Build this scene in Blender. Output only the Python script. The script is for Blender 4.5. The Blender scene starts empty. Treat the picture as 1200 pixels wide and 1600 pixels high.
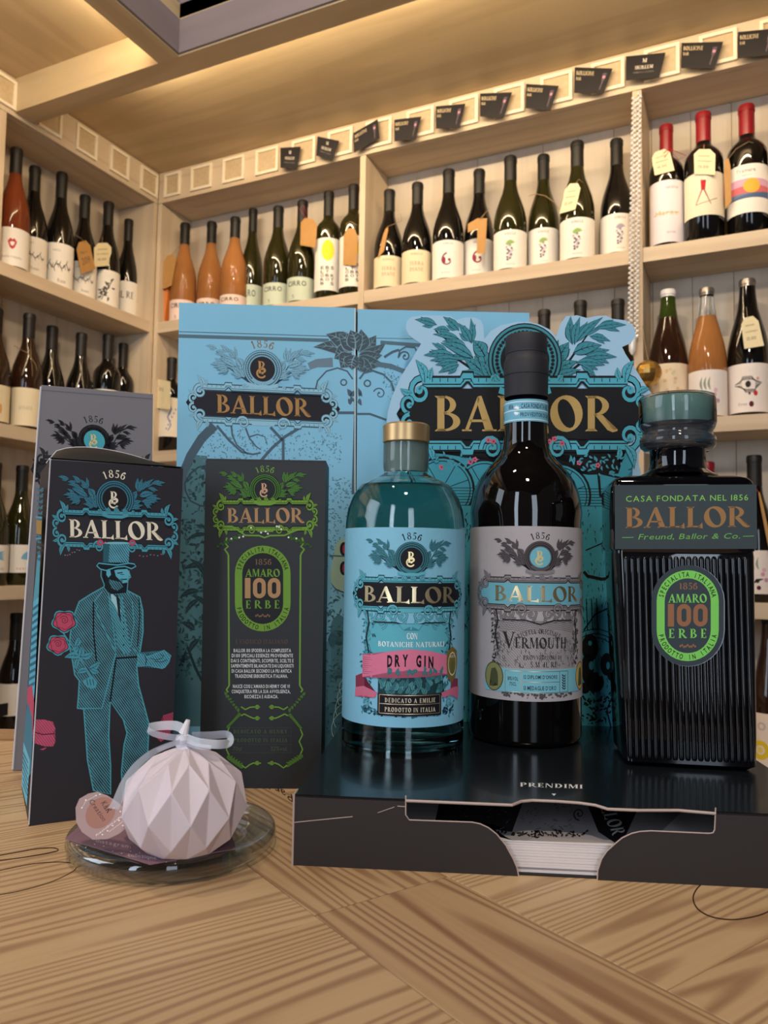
import bpy, bmesh, math, random
import numpy as np
from mathutils import Vector, Matrix
random.seed(7)
C = bpy.context.scene.collection
V = Vector
# ---------------------------------------------------------------- camera, world, lights, exposure
FPX = 1210.0
PITCH, ROLL, YAW = math.radians(3.7), math.radians(0.875), math.radians(-25.55)
_f = V((math.sin(YAW)*math.cos(PITCH), math.cos(YAW)*math.cos(PITCH), math.sin(PITCH)))
_r0 = V((math.cos(YAW), -math.sin(YAW), 0)); _u0 = _r0.cross(_f)
CR = math.cos(ROLL)*_r0 + math.sin(ROLL)*_u0
CU = -math.sin(ROLL)*_r0 + math.cos(ROLL)*_u0
CF = _f
LATV = V((CR.x, CR.y, 0)).normalized(); FWDV = V((CF.x, CF.y, 0)).normalized()
cam = bpy.data.objects.new('camera', bpy.data.cameras.new('camera')); C.objects.link(cam)
cam.matrix_world = Matrix(((CR.x, CU.x, -CF.x, 0), (CR.y, CU.y, -CF.y, 0), (CR.z, CU.z, -CF.z, 0), (0, 0, 0, 1)))
cam.data.sensor_fit = 'VERTICAL'; cam.data.sensor_height = 36; cam.data.lens = 36*FPX/1600
cam.data.clip_start = 0.01
cam.data.dof.use_dof = True; cam.data.dof.focus_distance = 0.52; cam.data.dof.aperture_fstop = 17.0
bpy.context.scene.camera = cam
vs = bpy.context.scene.view_settings
bpy.context.scene.display_settings.display_device = 'sRGB'
vs.view_transform = 'Standard'; vs.look = 'None'; vs.gamma = 1; vs.use_curve_mapping = False
vs.exposure = 0.16
w = bpy.data.worlds.new('world'); bpy.context.scene.world = w; w.use_nodes = True
w.node_tree.nodes['Background'].inputs[0].default_value = (0.55, 0.5, 0.55, 1)
w.node_tree.nodes['Background'].inputs[1].default_value = 0.085
def area(name, loc, target, sx, sy, power, col):
    l = bpy.data.lights.new(name, 'AREA'); l.shape = 'RECTANGLE'; l.size = sx; l.size_y = sy
    l.energy = power; l.color = col
    o = bpy.data.objects.new(name, l); C.objects.link(o); o.location = loc
    o.rotation_euler = (V(target)-V(loc)).to_track_quat('-Z', 'Y').to_euler()
    return o
def cw(lat, d, z): return LATV*lat + FWDV*d + V((0, 0, z))     # camera-aligned room position
COOL = (0.72, 0.84, 1.0); WARM = (1.0, 0.79, 0.52)
# shop windows and door behind the photographer: tall cool panes
area('window_light_tall', cw(-1.05, -1.5, 0.45), cw(-0.1, 0.55, 0.0), 0.30, 1.9, 12, COOL)
area('window_light_wide', cw(0.45, -1.9, 0.4), cw(0.0, 0.55, 0.0), 0.45, 1.8, 12, COOL)
area('window_light_left', cw(-1.5, 0.1, 0.55), cw(-0.2, 0.45, -0.1), 0.7, 0.9, 7.0, COOL)
# warm spot fittings in the shop ceiling, towards the shelves
area('shop_lamp', (0.25, -0.5, 1.55), (-0.3, 1.9, 0.6), 0.14, 0.14, 18, (1.0, 0.84, 0.66))
area('shop_lamp', (-0.55, 0.1, 1.6), (-1.5, 1.8, 0.5), 0.12, 0.12, 9, (1.0, 0.80, 0.60))
# LED strips along the outer sides of the ceiling beams, shining on the soffit
area('led_strip', (-0.62, 1.420, 1.236), (-0.62, 1.92, 1.20), 1.65, 0.012, 7.8, WARM)
area('led_strip', (-1.264, 0.35, 1.236), (-1.75, 0.35, 1.20), 1.9, 0.012, 7.8, WARM)
# ---------------------------------------------------------------- pixel rays (only used while modelling)
def ray(px, py): return CR*((px-600)/FPX) - CU*((py-800)/FPX) + CF
def onY(px, py, Y): d = ray(px, py); return d*(Y/d.y)
def onX(px, py, X): d = ray(px, py); return d*(X/d.x)
def onZ(px, py, Z): d = ray(px, py); return d*(Z/d.z)
def onPlane(px, py, P, n): d = ray(px, py); return d*(P.dot(n)/d.dot(n))
def zax(cx, cy, px, py):
    n = V((cx, cy, 0)).normalized(); return onPlane(px, py, V((cx, cy, 0)), n).z
# ---------------------------------------------------------------- materials
def lin(c):
    if isinstance(c, str): c = [int(c[i:i+2], 16)/255 for i in (0, 2, 4)]
    return tuple((x/12.92 if x <= .04045 else ((x+.055)/1.055)**2.4) for x in c)+(1,)
M = {}
def mat(name, col, rough=.5, metal=0, trans=0, ior=1.45, vary=.06, vs_=60, coat=0, bump=0, emit=None, spec=.5, sheen=0, alpha=1):
    if name in M: return M[name]
    m = bpy.data.materials.new(name); m.use_nodes = True; nt = m.node_tree; b = nt.nodes['Principled BSDF']
    b.inputs['Roughness'].default_value = rough; b.inputs['Metallic'].default_value = metal
    b.inputs['Transmission Weight'].default_value = trans; b.inputs['IOR'].default_value = ior
    b.inputs['Coat Weight'].default_value = coat; b.inputs['Specular IOR Level'].default_value = spec
    b.inputs['Alpha'].default_value = alpha
    c = lin(col)
    tc = nt.nodes.new('ShaderNodeTexCoord'); nz = nt.nodes.new('ShaderNodeTexNoise'); nz.inputs['Scale'].default_value = vs_
    nz.inputs['Detail'].default_value = 3
    nt.links.new(tc.outputs['Object'], nz.inputs['Vector'])
    mx = nt.nodes.new('ShaderNodeMix'); mx.data_type = 'RGBA'
    mx.inputs[6].default_value = tuple(x*(1-vary) for x in c[:3])+(1,)
    mx.inputs[7].default_value = tuple(min(1, x*(1+vary)) for x in c[:3])+(1,)
    nt.links.new(nz.outputs['Fac'], mx.inputs[0]); nt.links.new(mx.outputs[2], b.inputs['Base Color'])
    if bump:
        bp = nt.nodes.new('ShaderNodeBump'); bp.inputs['Strength'].default_value = bump; bp.inputs['Distance'].default_value = .0005
        nt.links.new(nz.outputs['Fac'], bp.inputs['Height']); nt.links.new(bp.outputs[0], b.inputs['Normal'])
    M[name] = m; return m
def wood(name, light, dark, knots=0.0, lines=55, contrast=.5, rough=.55, stretch=.08, grain=.35, nscale=9, rnd_=.22):
    """grain runs along the object's local X"""
    if name in M: return M[name]
    m = bpy.data.materials.new(name); m.use_nodes = True; nt = m.node_tree; b = nt.nodes['Principled BSDF']
    N = nt.nodes.new; L = nt.links.new
    tc = N('ShaderNodeTexCoord'); oi = N('ShaderNodeObjectInfo')
    add = N('ShaderNodeVectorMath'); add.operation = 'MULTIPLY_ADD'; add.inputs[1].default_value = (1, 1, 1)
    cmb = N('ShaderNodeCombineXYZ'); L(oi.outputs['Random'], cmb.inputs[0]); L(oi.outputs['Random'], cmb.inputs[1]); L(oi.outputs['Random'], cmb.inputs[2])
    L(tc.outputs['Object'], add.inputs[0]); L(cmb.outputs[0], add.inputs[2])
    mp = N('ShaderNodeMapping'); mp.inputs['Scale'].default_value = (stretch, 1, 1); L(add.outputs[0], mp.inputs[0])
    n1 = N('ShaderNodeTexNoise'); n1.inputs['Scale'].default_value = nscale; n1.inputs['Detail'].default_value = 2; L(mp.outputs[0], n1.inputs['Vector'])
    wv = N('ShaderNodeMath'); wv.operation = 'MULTIPLY'; wv.inputs[1].default_value = lines; L(n1.outputs['Fac'], wv.inputs[0])
    si = N('ShaderNodeMath'); si.operation = 'SINE'; L(wv.outputs[0], si.inputs[0])
    mr = N('ShaderNodeMapRange'); mr.inputs[1].default_value = -.2; mr.inputs[2].default_value = 1; L(si.outputs[0], mr.inputs[0])
    mp2 = N('ShaderNodeMapping'); mp2.inputs['Scale'].default_value = (stretch*.5, 1, 1); L(add.outputs[0], mp2.inputs[0])
    n2 = N('ShaderNodeTexNoise'); n2.inputs['Scale'].default_value = 320; n2.inputs['Detail'].default_value = 4; L(mp2.outputs[0], n2.inputs['Vector'])
    n3 = N('ShaderNodeTexNoise'); n3.inputs['Scale'].default_value = 6; L(add.outputs[0], n3.inputs['Vector'])
    s1 = N('ShaderNodeMath'); s1.operation = 'MULTIPLY'; s1.inputs[1].default_value = contrast; L(mr.outputs[0], s1.inputs[0])
    s2 = N('ShaderNodeMath'); s2.operation = 'MULTIPLY_ADD'; s2.inputs[1].default_value = grain; L(n2.outputs['Fac'], s2.inputs[0]); L(s1.outputs[0], s2.inputs[2])
    s3 = N('ShaderNodeMath'); s3.operation = 'MULTIPLY_ADD'; s3.inputs[1].default_value = .25; L(n3.outputs['Fac'], s3.inputs[0]); L(s2.outputs[0], s3.inputs[2])
    s4 = N('ShaderNodeMath'); s4.operation = 'MULTIPLY_ADD'; s4.inputs[1].default_value = rnd_; L(oi.outputs['Random'], s4.inputs[0]); L(s3.outputs[0], s4.inputs[2])
    s5 = N('ShaderNodeMath'); s5.operation = 'SUBTRACT'; s5.inputs[1].default_value = .3; L(s4.outputs[0], s5.inputs[0])
    mx = N('ShaderNodeMix'); mx.data_type = 'RGBA'; mx.clamp_factor = True
    mx.inputs[6].default_value = lin(light); mx.inputs[7].default_value = lin(dark)
    L(s5.outputs[0], mx.inputs[0]); L(mx.outputs[2], b.inputs['Base Color'])
    b.inputs['Roughness'].default_value = rough
    bp = N('ShaderNodeBump'); bp.inputs['Strength'].default_value = .25; bp.inputs['Distance'].default_value = .0004; bp.invert = True
    L(s2.outputs[0], bp.inputs['Height']); L(bp.outputs[0], b.inputs['Normal'])
    M[name] = m; return m
def engraved(name, a, b_, scale=300, thr=.5, rough=.55, dist=3, soft=.06):
    """engraving hatch: fine printed lines of two inks"""
    if name in M: return M[name]
    m = bpy.data.materials.new(name); m.use_nodes = True; nt = m.node_tree; b = nt.nodes['Principled BSDF']
    N = nt.nodes.new; L = nt.links.new
    tc = N('ShaderNodeTexCoord'); wv = N('ShaderNodeTexWave'); wv.bands_direction = 'DIAGONAL'
    wv.inputs['Scale'].default_value = scale; wv.inputs['Distortion'].default_value = dist; wv.inputs['Detail'].default_value = 2; wv.inputs['Detail Scale'].default_value = .3
    nz = N('ShaderNodeTexNoise'); nz.inputs['Scale'].default_value = 160; nz.inputs['Detail'].default_value = 3
    L(tc.outputs['Object'], wv.inputs['Vector']); L(tc.outputs['Object'], nz.inputs['Vector'])
    ad = N('ShaderNodeMath'); ad.operation = 'ADD'; L(wv.outputs['Fac'], ad.inputs[0]); L(nz.outputs['Fac'], ad.inputs[1])
    mr = N('ShaderNodeMapRange'); mr.inputs[1].default_value = thr*2-soft; mr.inputs[2].default_value = thr*2+soft; L(ad.outputs[0], mr.inputs[0])
    mx = N('ShaderNodeMix'); mx.data_type = 'RGBA'; mx.inputs[6].default_value = lin(a); mx.inputs[7].default_value = lin(b_)
    L(mr.outputs[0], mx.inputs[0]); L(mx.outputs[2], b.inputs['Base Color']); b.inputs['Roughness'].default_value = rough
    M[name] = m; return m
# ---------------------------------------------------------------- mesh helpers
class MB:
    def __init__(s): s.v = []; s.f = []; s.m = []
    def add(s, vs_, fs, mi=0):
        o = len(s.v); s.v += [V(p) for p in vs_]; s.f += [[i+o for i in f] for f in fs]; s.m += [mi]*len(fs)
    def box(s, a, b, mi=0, frame=None):
        x0, y0, z0 = a; x1, y1, z1 = b
        p = [(x0, y0, z0), (x1, y0, z0), (x1, y1, z0), (x0, y1, z0), (x0, y0, z1), (x1, y0, z1), (x1, y1, z1), (x0, y1, z1)]
        if frame: p = [frame(*q) for q in p]
        s.add(p, [(3, 2, 1, 0), (4, 5, 6, 7), (0, 1, 5, 4), (1, 2, 6, 5), (2, 3, 7, 6), (3, 0, 4, 7)], mi)
    def slab(s, poly, h, mi=0):
        """poly: 3D points; h: extrusion vector"""
        n = len(poly); h = V(h); p = [V(q) for q in poly]
        s.add(p+[q+h for q in p], [list(range(n))[::-1], list(range(n, 2*n))]+[(i, (i+1) % n, (i+1) % n+n, i+n) for i in range(n)], mi)
    def lathe(s, prof, seg=32, c=(0, 0), mi=0, cap=True, a0=0, a1=2*math.pi):
        o = []; full = abs(a1-a0-2*math.pi) < 1e-6; k = seg if full else seg+1
        for (r, z) in prof:
            for i in range(k):
                a = a0+(a1-a0)*i/seg; o.append((c[0]+r*math.cos(a), c[1]+r*math.sin(a), z))
        fs = []
        for j in range(len(prof)-1):
            for i in range(seg):
                i2 = (i+1) % k; fs.append((j*k+i, j*k+i2, (j+1)*k+i2, (j+1)*k+i))
        if cap and full:
            if prof[0][0] > 1e-6: fs.append(list(range(k))[::-1])
            if prof[-1][0] > 1e-6: fs.append([(len(prof)-1)*k+i for i in range(k)])
        s.add(o, fs, mi)
    def tube(s, pts, r, seg=8, mi=0, closed=False):
        pts = [V(p) for p in pts]; n = len(pts); o = []; up = V((0, 0, 1))
        rr = r if isinstance(r, (list, tuple)) else [r]*n
        for i, p in enumerate(pts):
            t = (pts[(i+1) % n if closed else min(i+1, n-1)]-pts[i-1 if (closed or i) else 0]).normalized()
            a = t.cross(up); a = a.normalized() if a.length > 1e-4 else V((1, 0, 0)); b = t.cross(a)
            for k in range(seg):
                q = 2*math.pi*k/seg; o.append(p+(a*math.cos(q)+b*math.sin(q))*rr[i])
        fs = [(i*seg+k, i*seg+(k+1) % seg, ((i+1) % n)*seg+(k+1) % seg, ((i+1) % n)*seg+k) for i in range(n if closed else n-1) for k in range(seg)]
        if not closed: fs += [list(range(seg))[::-1], [(n-1)*seg+k for k in range(seg)]]
        s.add(o, fs, mi)
    def build(s, name, mats, parent=None, smooth=False, bevel=0, weld=False, xf=None, sharp=35):
        mats = mats if isinstance(mats, list) else [mats]
        off = V((0, 0, 0)); 
        me = bpy.data.meshes.new(name)
        inv = xf.inverted() if xf else None
        me.from_pydata([tuple(inv @ p if inv else p) for p in s.v], [], s.f); 
        for m in mats: me.materials.append(m)
        for p, i in zip(me.polygons, s.m): p.material_index = i
        bm = bmesh.new(); bm.from_mesh(me)
        if weld: bmesh.ops.remove_doubles(bm, verts=bm.verts, dist=1e-6)
        bmesh.ops.recalc_face_normals(bm, faces=bm.faces) if weld != 'keep' else None
        bm.to_mesh(me); bm.free()
        if smooth:
            for p in me.polygons: p.use_smooth = True
            try: me.set_sharp_from_angle(angle=math.radians(sharp))
            except Exception: pass
        o = bpy.data.objects.new(name, me); C.objects.link(o)
        if parent: o.parent = parent
        if xf: o.matrix_local = xf
        if bevel:
            b = o.modifiers.new('bevel', 'BEVEL'); b.width = bevel; b.segments = 2; b.limit_method = 'ANGLE'
        return o
def tag(o, label=None, cat=None, group=None, kind=None):
    for k, v in (('label', label), ('category', cat), ('group', group), ('kind', kind)):
        if v: o[k] = v
    return o
def thing(name, loc, label, cat, group=None, rz=0):
    o = bpy.data.objects.new(name, None); C.objects.link(o); o.location = loc; o.rotation_euler = (0, 0, rz)
    o.empty_display_size = .02; tag(o, label, cat, group); return o
def XF(loc, rz=0): return Matrix.Translation(V(loc)) @ Matrix.Rotation(rz, 4, 'Z')
# local transform of a part whose mesh is in WORLD coordinates, under a thing at location loc / rotation rz
def wpart(mb, name, mats, parent, **k):
    """mesh given in world space -> child of an (un-nested) parent empty"""
    inv = XF(parent.location, parent.rotation_euler.z).inverted()
    mb.v = [inv @ p for p in mb.v]
    return mb.build(name, mats, parent, **k)

def thin_glass(name, tint, refl=.2, rough=.02):
    """clear glass that lets the light through: transparent, with a fresnel sheen"""
    if name in M: return M[name]
    m = bpy.data.materials.new(name); m.use_nodes = True; nt = m.node_tree; N = nt.nodes.new; L = nt.links.new
    nt.nodes.remove(nt.nodes['Principled BSDF']); out = nt.nodes['Material Output']
    tr = N('ShaderNodeBsdfTransparent'); tr.inputs[0].default_value = lin(tint); gl = N('ShaderNodeBsdfGlossy'); gl.inputs['Roughness'].default_value = rough
    rf = N('ShaderNodeBsdfGlass'); rf.inputs['Color'].default_value = lin(tint); rf.inputs['IOR'].default_value = 1.42; rf.inputs['Roughness'].default_value = .0
    nz = N('ShaderNodeTexNoise'); nz.inputs['Scale'].default_value = 30; tc = N('ShaderNodeTexCoord'); L(tc.outputs['Object'], nz.inputs['Vector'])
    m0 = N('ShaderNodeMixShader'); m0.inputs[0].default_value = .48; L(tr.outputs[0], m0.inputs[1]); L(rf.outputs[0], m0.inputs[2])
    nt.nodes.remove(rf); nt.nodes.remove(m0)
    lw = N('ShaderNodeLayerWeight'); lw.inputs['Blend'].default_value = refl; mx = N('ShaderNodeMixShader'); ma = N('ShaderNodeMath'); ma.operation = 'MULTIPLY_ADD'; ma.inputs[1].default_value = .8; ma.inputs[2].default_value = .05
    L(lw.outputs['Facing'], ma.inputs[0]); L(ma.outputs[0], mx.inputs[0]); L(tr.outputs[0], mx.inputs[1]); L(gl.outputs[0], mx.inputs[2]); L(mx.outputs[0], out.inputs['Surface'])
    M[name] = m; return m
# ---------------------------------------------------------------- lettering
def arcq(cx, cy, rx, ry, tx, ty, a0, a1, n=14):
    out = []
    for i in range(n):
        a, b = [math.radians(a0+(a1-a0)*(i+k)/n) for k in (0, 1)]
        out.append([(cx+rx*math.cos(a), cy+ry*math.sin(a)), (cx+rx*math.cos(b), cy+ry*math.sin(b)),
                    (cx+(rx-tx)*math.cos(b), cy+(ry-ty)*math.sin(b)), (cx+(rx-tx)*math.cos(a), cy+(ry-ty)*math.sin(a))])
    return out
def rc(x0, y0, x1, y1): return [[(x0, y0), (x1, y0), (x1, y1), (x0, y1)]]
def stm(x, w=.19, lo=1, hi=1, y0=0, y1=1):
    o = rc(x, y0, x+w, y1)
    if lo: o += [[(x-.08, y0), (x+w+.08, y0), (x+w, y0+.07), (x, y0+.07)]]
    if hi: o += [[(x-.08, y1), (x, y1-.07), (x+w, y1-.07), (x+w+.08, y1)]]
    return o
def ring2(cx, cy, rx, ry, ix, iy, rot=0, n=28):
    o = []; c, s = math.cos(rot), math.sin(rot)
    for i in range(n):
        q = []
        for a, inn in ((i, 0), (i+1, 0), (i+1, 1), (i, 1)):
            t = 2*math.pi*a/n
            if inn:
                # rotated inner ellipse evaluated at the same polar angle
                k = t-rot; r = ix*iy/math.hypot(iy*math.cos(k), ix*math.sin(k)); q.append((cx+r*math.cos(t), cy+r*math.sin(t)))
            else:
                r = rx*ry/math.hypot(ry*math.cos(t), rx*math.sin(t)); q.append((cx+r*math.cos(t), cy+r*math.sin(t)))
        o.append(q)
    return o
G = {}
G['B'] = (.80, stm(.1, .2, 1, 1)+arcq(.3, .745, .33, .255, .17, .06, -90, 90)+arcq(.3, .27, .45, .27, .2, .06, -90, 90)+rc(.28, .94, .32, 1)+rc(.28, 0, .32, .06)+rc(.28, .48, .34, .54))
G['A'] = (.92, [[(.04, 0), (.14, 0), (.47, .9), (.43, 1), (.40, .96)], [(.40, .96), (.46, 1.0), (.52, 1), (.87, 0), (.63, 0), (.42, .72)]]+rc(.2, .26, .68, .33)+rc(-.03, 0, .24, .05)+rc(.54, 0, .95, .05))
G['L'] = (.72, stm(.1, .2, 1, 1)+rc(.28, 0, .62, .07)+[[(.5, 0), (.72, -.06), (.69, .24), (.6, .1), (.5, .06)]])
G['O'] = (.95, ring2(.475, .5, .46, .52, .22, .43, math.radians(18)))
G['R'] = (.90, stm(.1, .2, 1, 1)+arcq(.3, .72, .40, .28, .19, .06, -90, 90)+rc(.28, .44, .36, .5)+rc(.28, .94, .32, 1)+[[(.3, .46), (.52, .46), (.76, .1), (.84, .04), (.95, .05), (.93, .0), (.8, -.03), (.66, .03)]])
G['C'] = (.82, arcq(.45, .5, .43, .52, .19, .07, 50, 310, 20)+[[(.62, .7), (.74, .72), (.76, .97), (.7, .9)], [(.62, .22), (.7, .1), (.76, .05), (.74, .3)]])
G['D'] = (.88, stm(.1, .19)+arcq(.29, .5, .5, .5, .2, .06, -90, 90, 16))
G['E'] = (.70, stm(.1, .19)+rc(.28, 0, .6, .06)+rc(.28, .94, .58, 1)+rc(.28, .47, .48, .53)+rc(.56, 0, .62, .22)+rc(.54, .78, .6, 1)+rc(.45, .39, .5, .61))
G['F'] = (.66, stm(.1, .19)+rc(.28, .94, .58, 1)+rc(.28, .47, .48, .53)+rc(.54, .76, .6, 1)+rc(.45, .39, .5, .61))
G['G'] = (.90, arcq(.45, .5, .43, .52, .19, .07, 50, 310, 20)+[[(.62, .7), (.74, .72), (.76, .97), (.7, .9)]]+rc(.6, .0, .76, .42)+rc(.52, .38, .84, .43))
G['H'] = (.92, stm(.1, .19)+stm(.63, .19)+rc(.28, .47, .64, .53))
G['I'] = (.39, stm(.1, .19))
G['M'] = (1.08, stm(.1, .07)+stm(.78, .19)+[[(.1, 1), (.3, 1), (.54, .25), (.47, .02), (.44, .02)], [(.78, 1), (.85, 1), (.52, .02), (.46, .02)]])
G['N'] = (.92, stm(.1, .07, 1, 1)+stm(.72, .07, 0, 1)+[[(.05, 1), (.26, 1), (.79, .0), (.68, -.02)]])
G['P'] = (.78, stm(.1, .19)+arcq(.29, .72, .42, .28, .19, .06, -90, 90)+rc(.28, .44, .33, .5))
G['S'] = (.64, arcq(.32, .74, .26, .28, .15, .07, 40, 250, 12)+arcq(.32, .26, .28, .28, .16, .07, -140, 80, 12)+[[(.14, .62), (.3, .50), (.46, .38), (.54, .42), (.34, .62), (.2, .7)]]+rc(.5, .7, .55, .98)+rc(.07, .02, .12, .3))
G['T'] = (.74, stm(.27, .19, 1, 0)+rc(.02, .94, .7, 1)+rc(.02, .74, .08, 1)+rc(.64, .74, .7, 1))
G['U'] = (.90, stm(.1, .19, 0, 1, .25, 1)+stm(.72, .07, 0, 1, .25, 1)+arcq(.445, .3, .345, .32, .18, .07, 180, 360, 12))
G['V'] = (.88, [[(.03, 1), (.27, 1), (.52, .22), (.46, -.02)], [(.76, 1), (.84, 1), (.5, -.02), (.44, .02)]]+rc(-.03, .95, .33, 1)+rc(.66, .95, .92, 1))
G['Z'] = (.72, [[(.05, .06), (.25, .06), (.66, .94), (.46, .94)]]+rc(.05, .94, .66, 1)+rc(.05, 0, .68, .06)+rc(.05, .76, .1, 1)+rc(.62, 0, .68, .24))
G['Y'] = (.84, stm(.33, .19, 1, 0, 0, .5)+[[(.02, 1), (.22, 1), (.5, .5), (.33, .45)], [(.72, 1), (.8, 1), (.5, .45), (.42, .5)]]+rc(-.03, .95, .3, 1)+rc(.62, .95, .88, 1))
G['1'] = (.46, stm(.16, .16, 1, 0)+[[(.16, 1), (.32, 1), (.32, .9), (.02, .78)]])
G['8'] = (.66, ring2(.33, .75, .25, .26, .12, .2, .2)+ring2(.33, .26, .3, .28, .14, .21, .2))
G['5'] = (.62, arcq(.28, .3, .3, .32, .16, .07, -140, 110, 14)+rc(.12, .5, .18, 1)+[[(.12, 1), (.12, .84), (.5, .84), (.56, 1)]])
G['6'] = (.64, ring2(.32, .3, .3, .31, .14, .24, 0)+arcq(.5, .4, .48, .62, .16, .07, 100, 185, 10)+arcq(.42, .86, .12, .12, .12, .12, 0, 360, 8))
G['0'] = (.62, ring2(.31, .5, .29, .51, .12, .43))
G['2'] = (.6, arcq(.28, .72, .27, .3, .15, .07, -30, 180, 12)+[[(.38, .6), (.52, .62), (.22, .14), (.05, .0), (.05, .06)]]+rc(.05, 0, .58, .14))
G['3'] = (.6, arcq(.27, .74, .26, .27, .15, .06, -90, 160, 12)+arcq(.26, .27, .3, .28, .16, .07, -160, 90, 12))
G['7'] = (.56, [[(.05, 1), (.54, 1), (.54, .9), (.3, 0), (.12, 0), (.4, .84), (.05, .84)]])
G["'"] = (.22, [[(.06, 1), (.2, 1), (.12, .7)]]); G['.'] = (.26, rc(.06, 0, .2, .14)); G[','] = (.26, [[(.06, .14), (.2, .14), (.08, -.14)]])
G['-'] = (.4, rc(.06, .4, .36, .48)); G['&'] = (.8, ring2(.35, .74, .2, .24, .1, .18)+ring2(.34, .25, .3, .27, .16, .2)+[[(.2, .62), (.34, .62), (.8, 0), (.6, 0)]])
_sans = {}
def sans_glyph(ch, bold=0.0):
    k = (ch, bold)
    if k in _sans: return _sans[k]
    cu = bpy.data.curves.new('t', 'FONT'); cu.body = ch; cu.size = 1.37; cu.resolution_u = 2; cu.offset = bold
    o = bpy.data.objects.new('t', cu); C.objects.link(o)
    dg = bpy.context.evaluated_depsgraph_get(); me = bpy.data.meshes.new_from_object(o.evaluated_get(dg))
    vs_ = [v.co.copy() for v in me.vertices]
    polys = [[(vs_[i].x, vs_[i].y) for i in p.vertices] for p in me.polygons]
    x0 = min((v.x for v in vs_), default=0); x1 = max((v.x for v in vs_), default=.3)
    polys = [[(x-x0, y) for x, y in p] for p in polys]
    bpy.data.objects.remove(o); bpy.data.curves.remove(cu); bpy.data.meshes.remove(me)
    _sans[k] = (x1-x0+.1, polys); return _sans[k]
def glyph(ch, font):
    if ch == ' ': return (.34, [])
    if font == 'serif':
        up = ch.upper()
        base = {'À': 'A', 'Ì': 'I', 'Ù': 'U'}.get(up, up)
        if base in G: return G[base]
    return sans_glyph(ch, {'bold': .025, 'heavy': .06}.get(font, 0.0))
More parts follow.
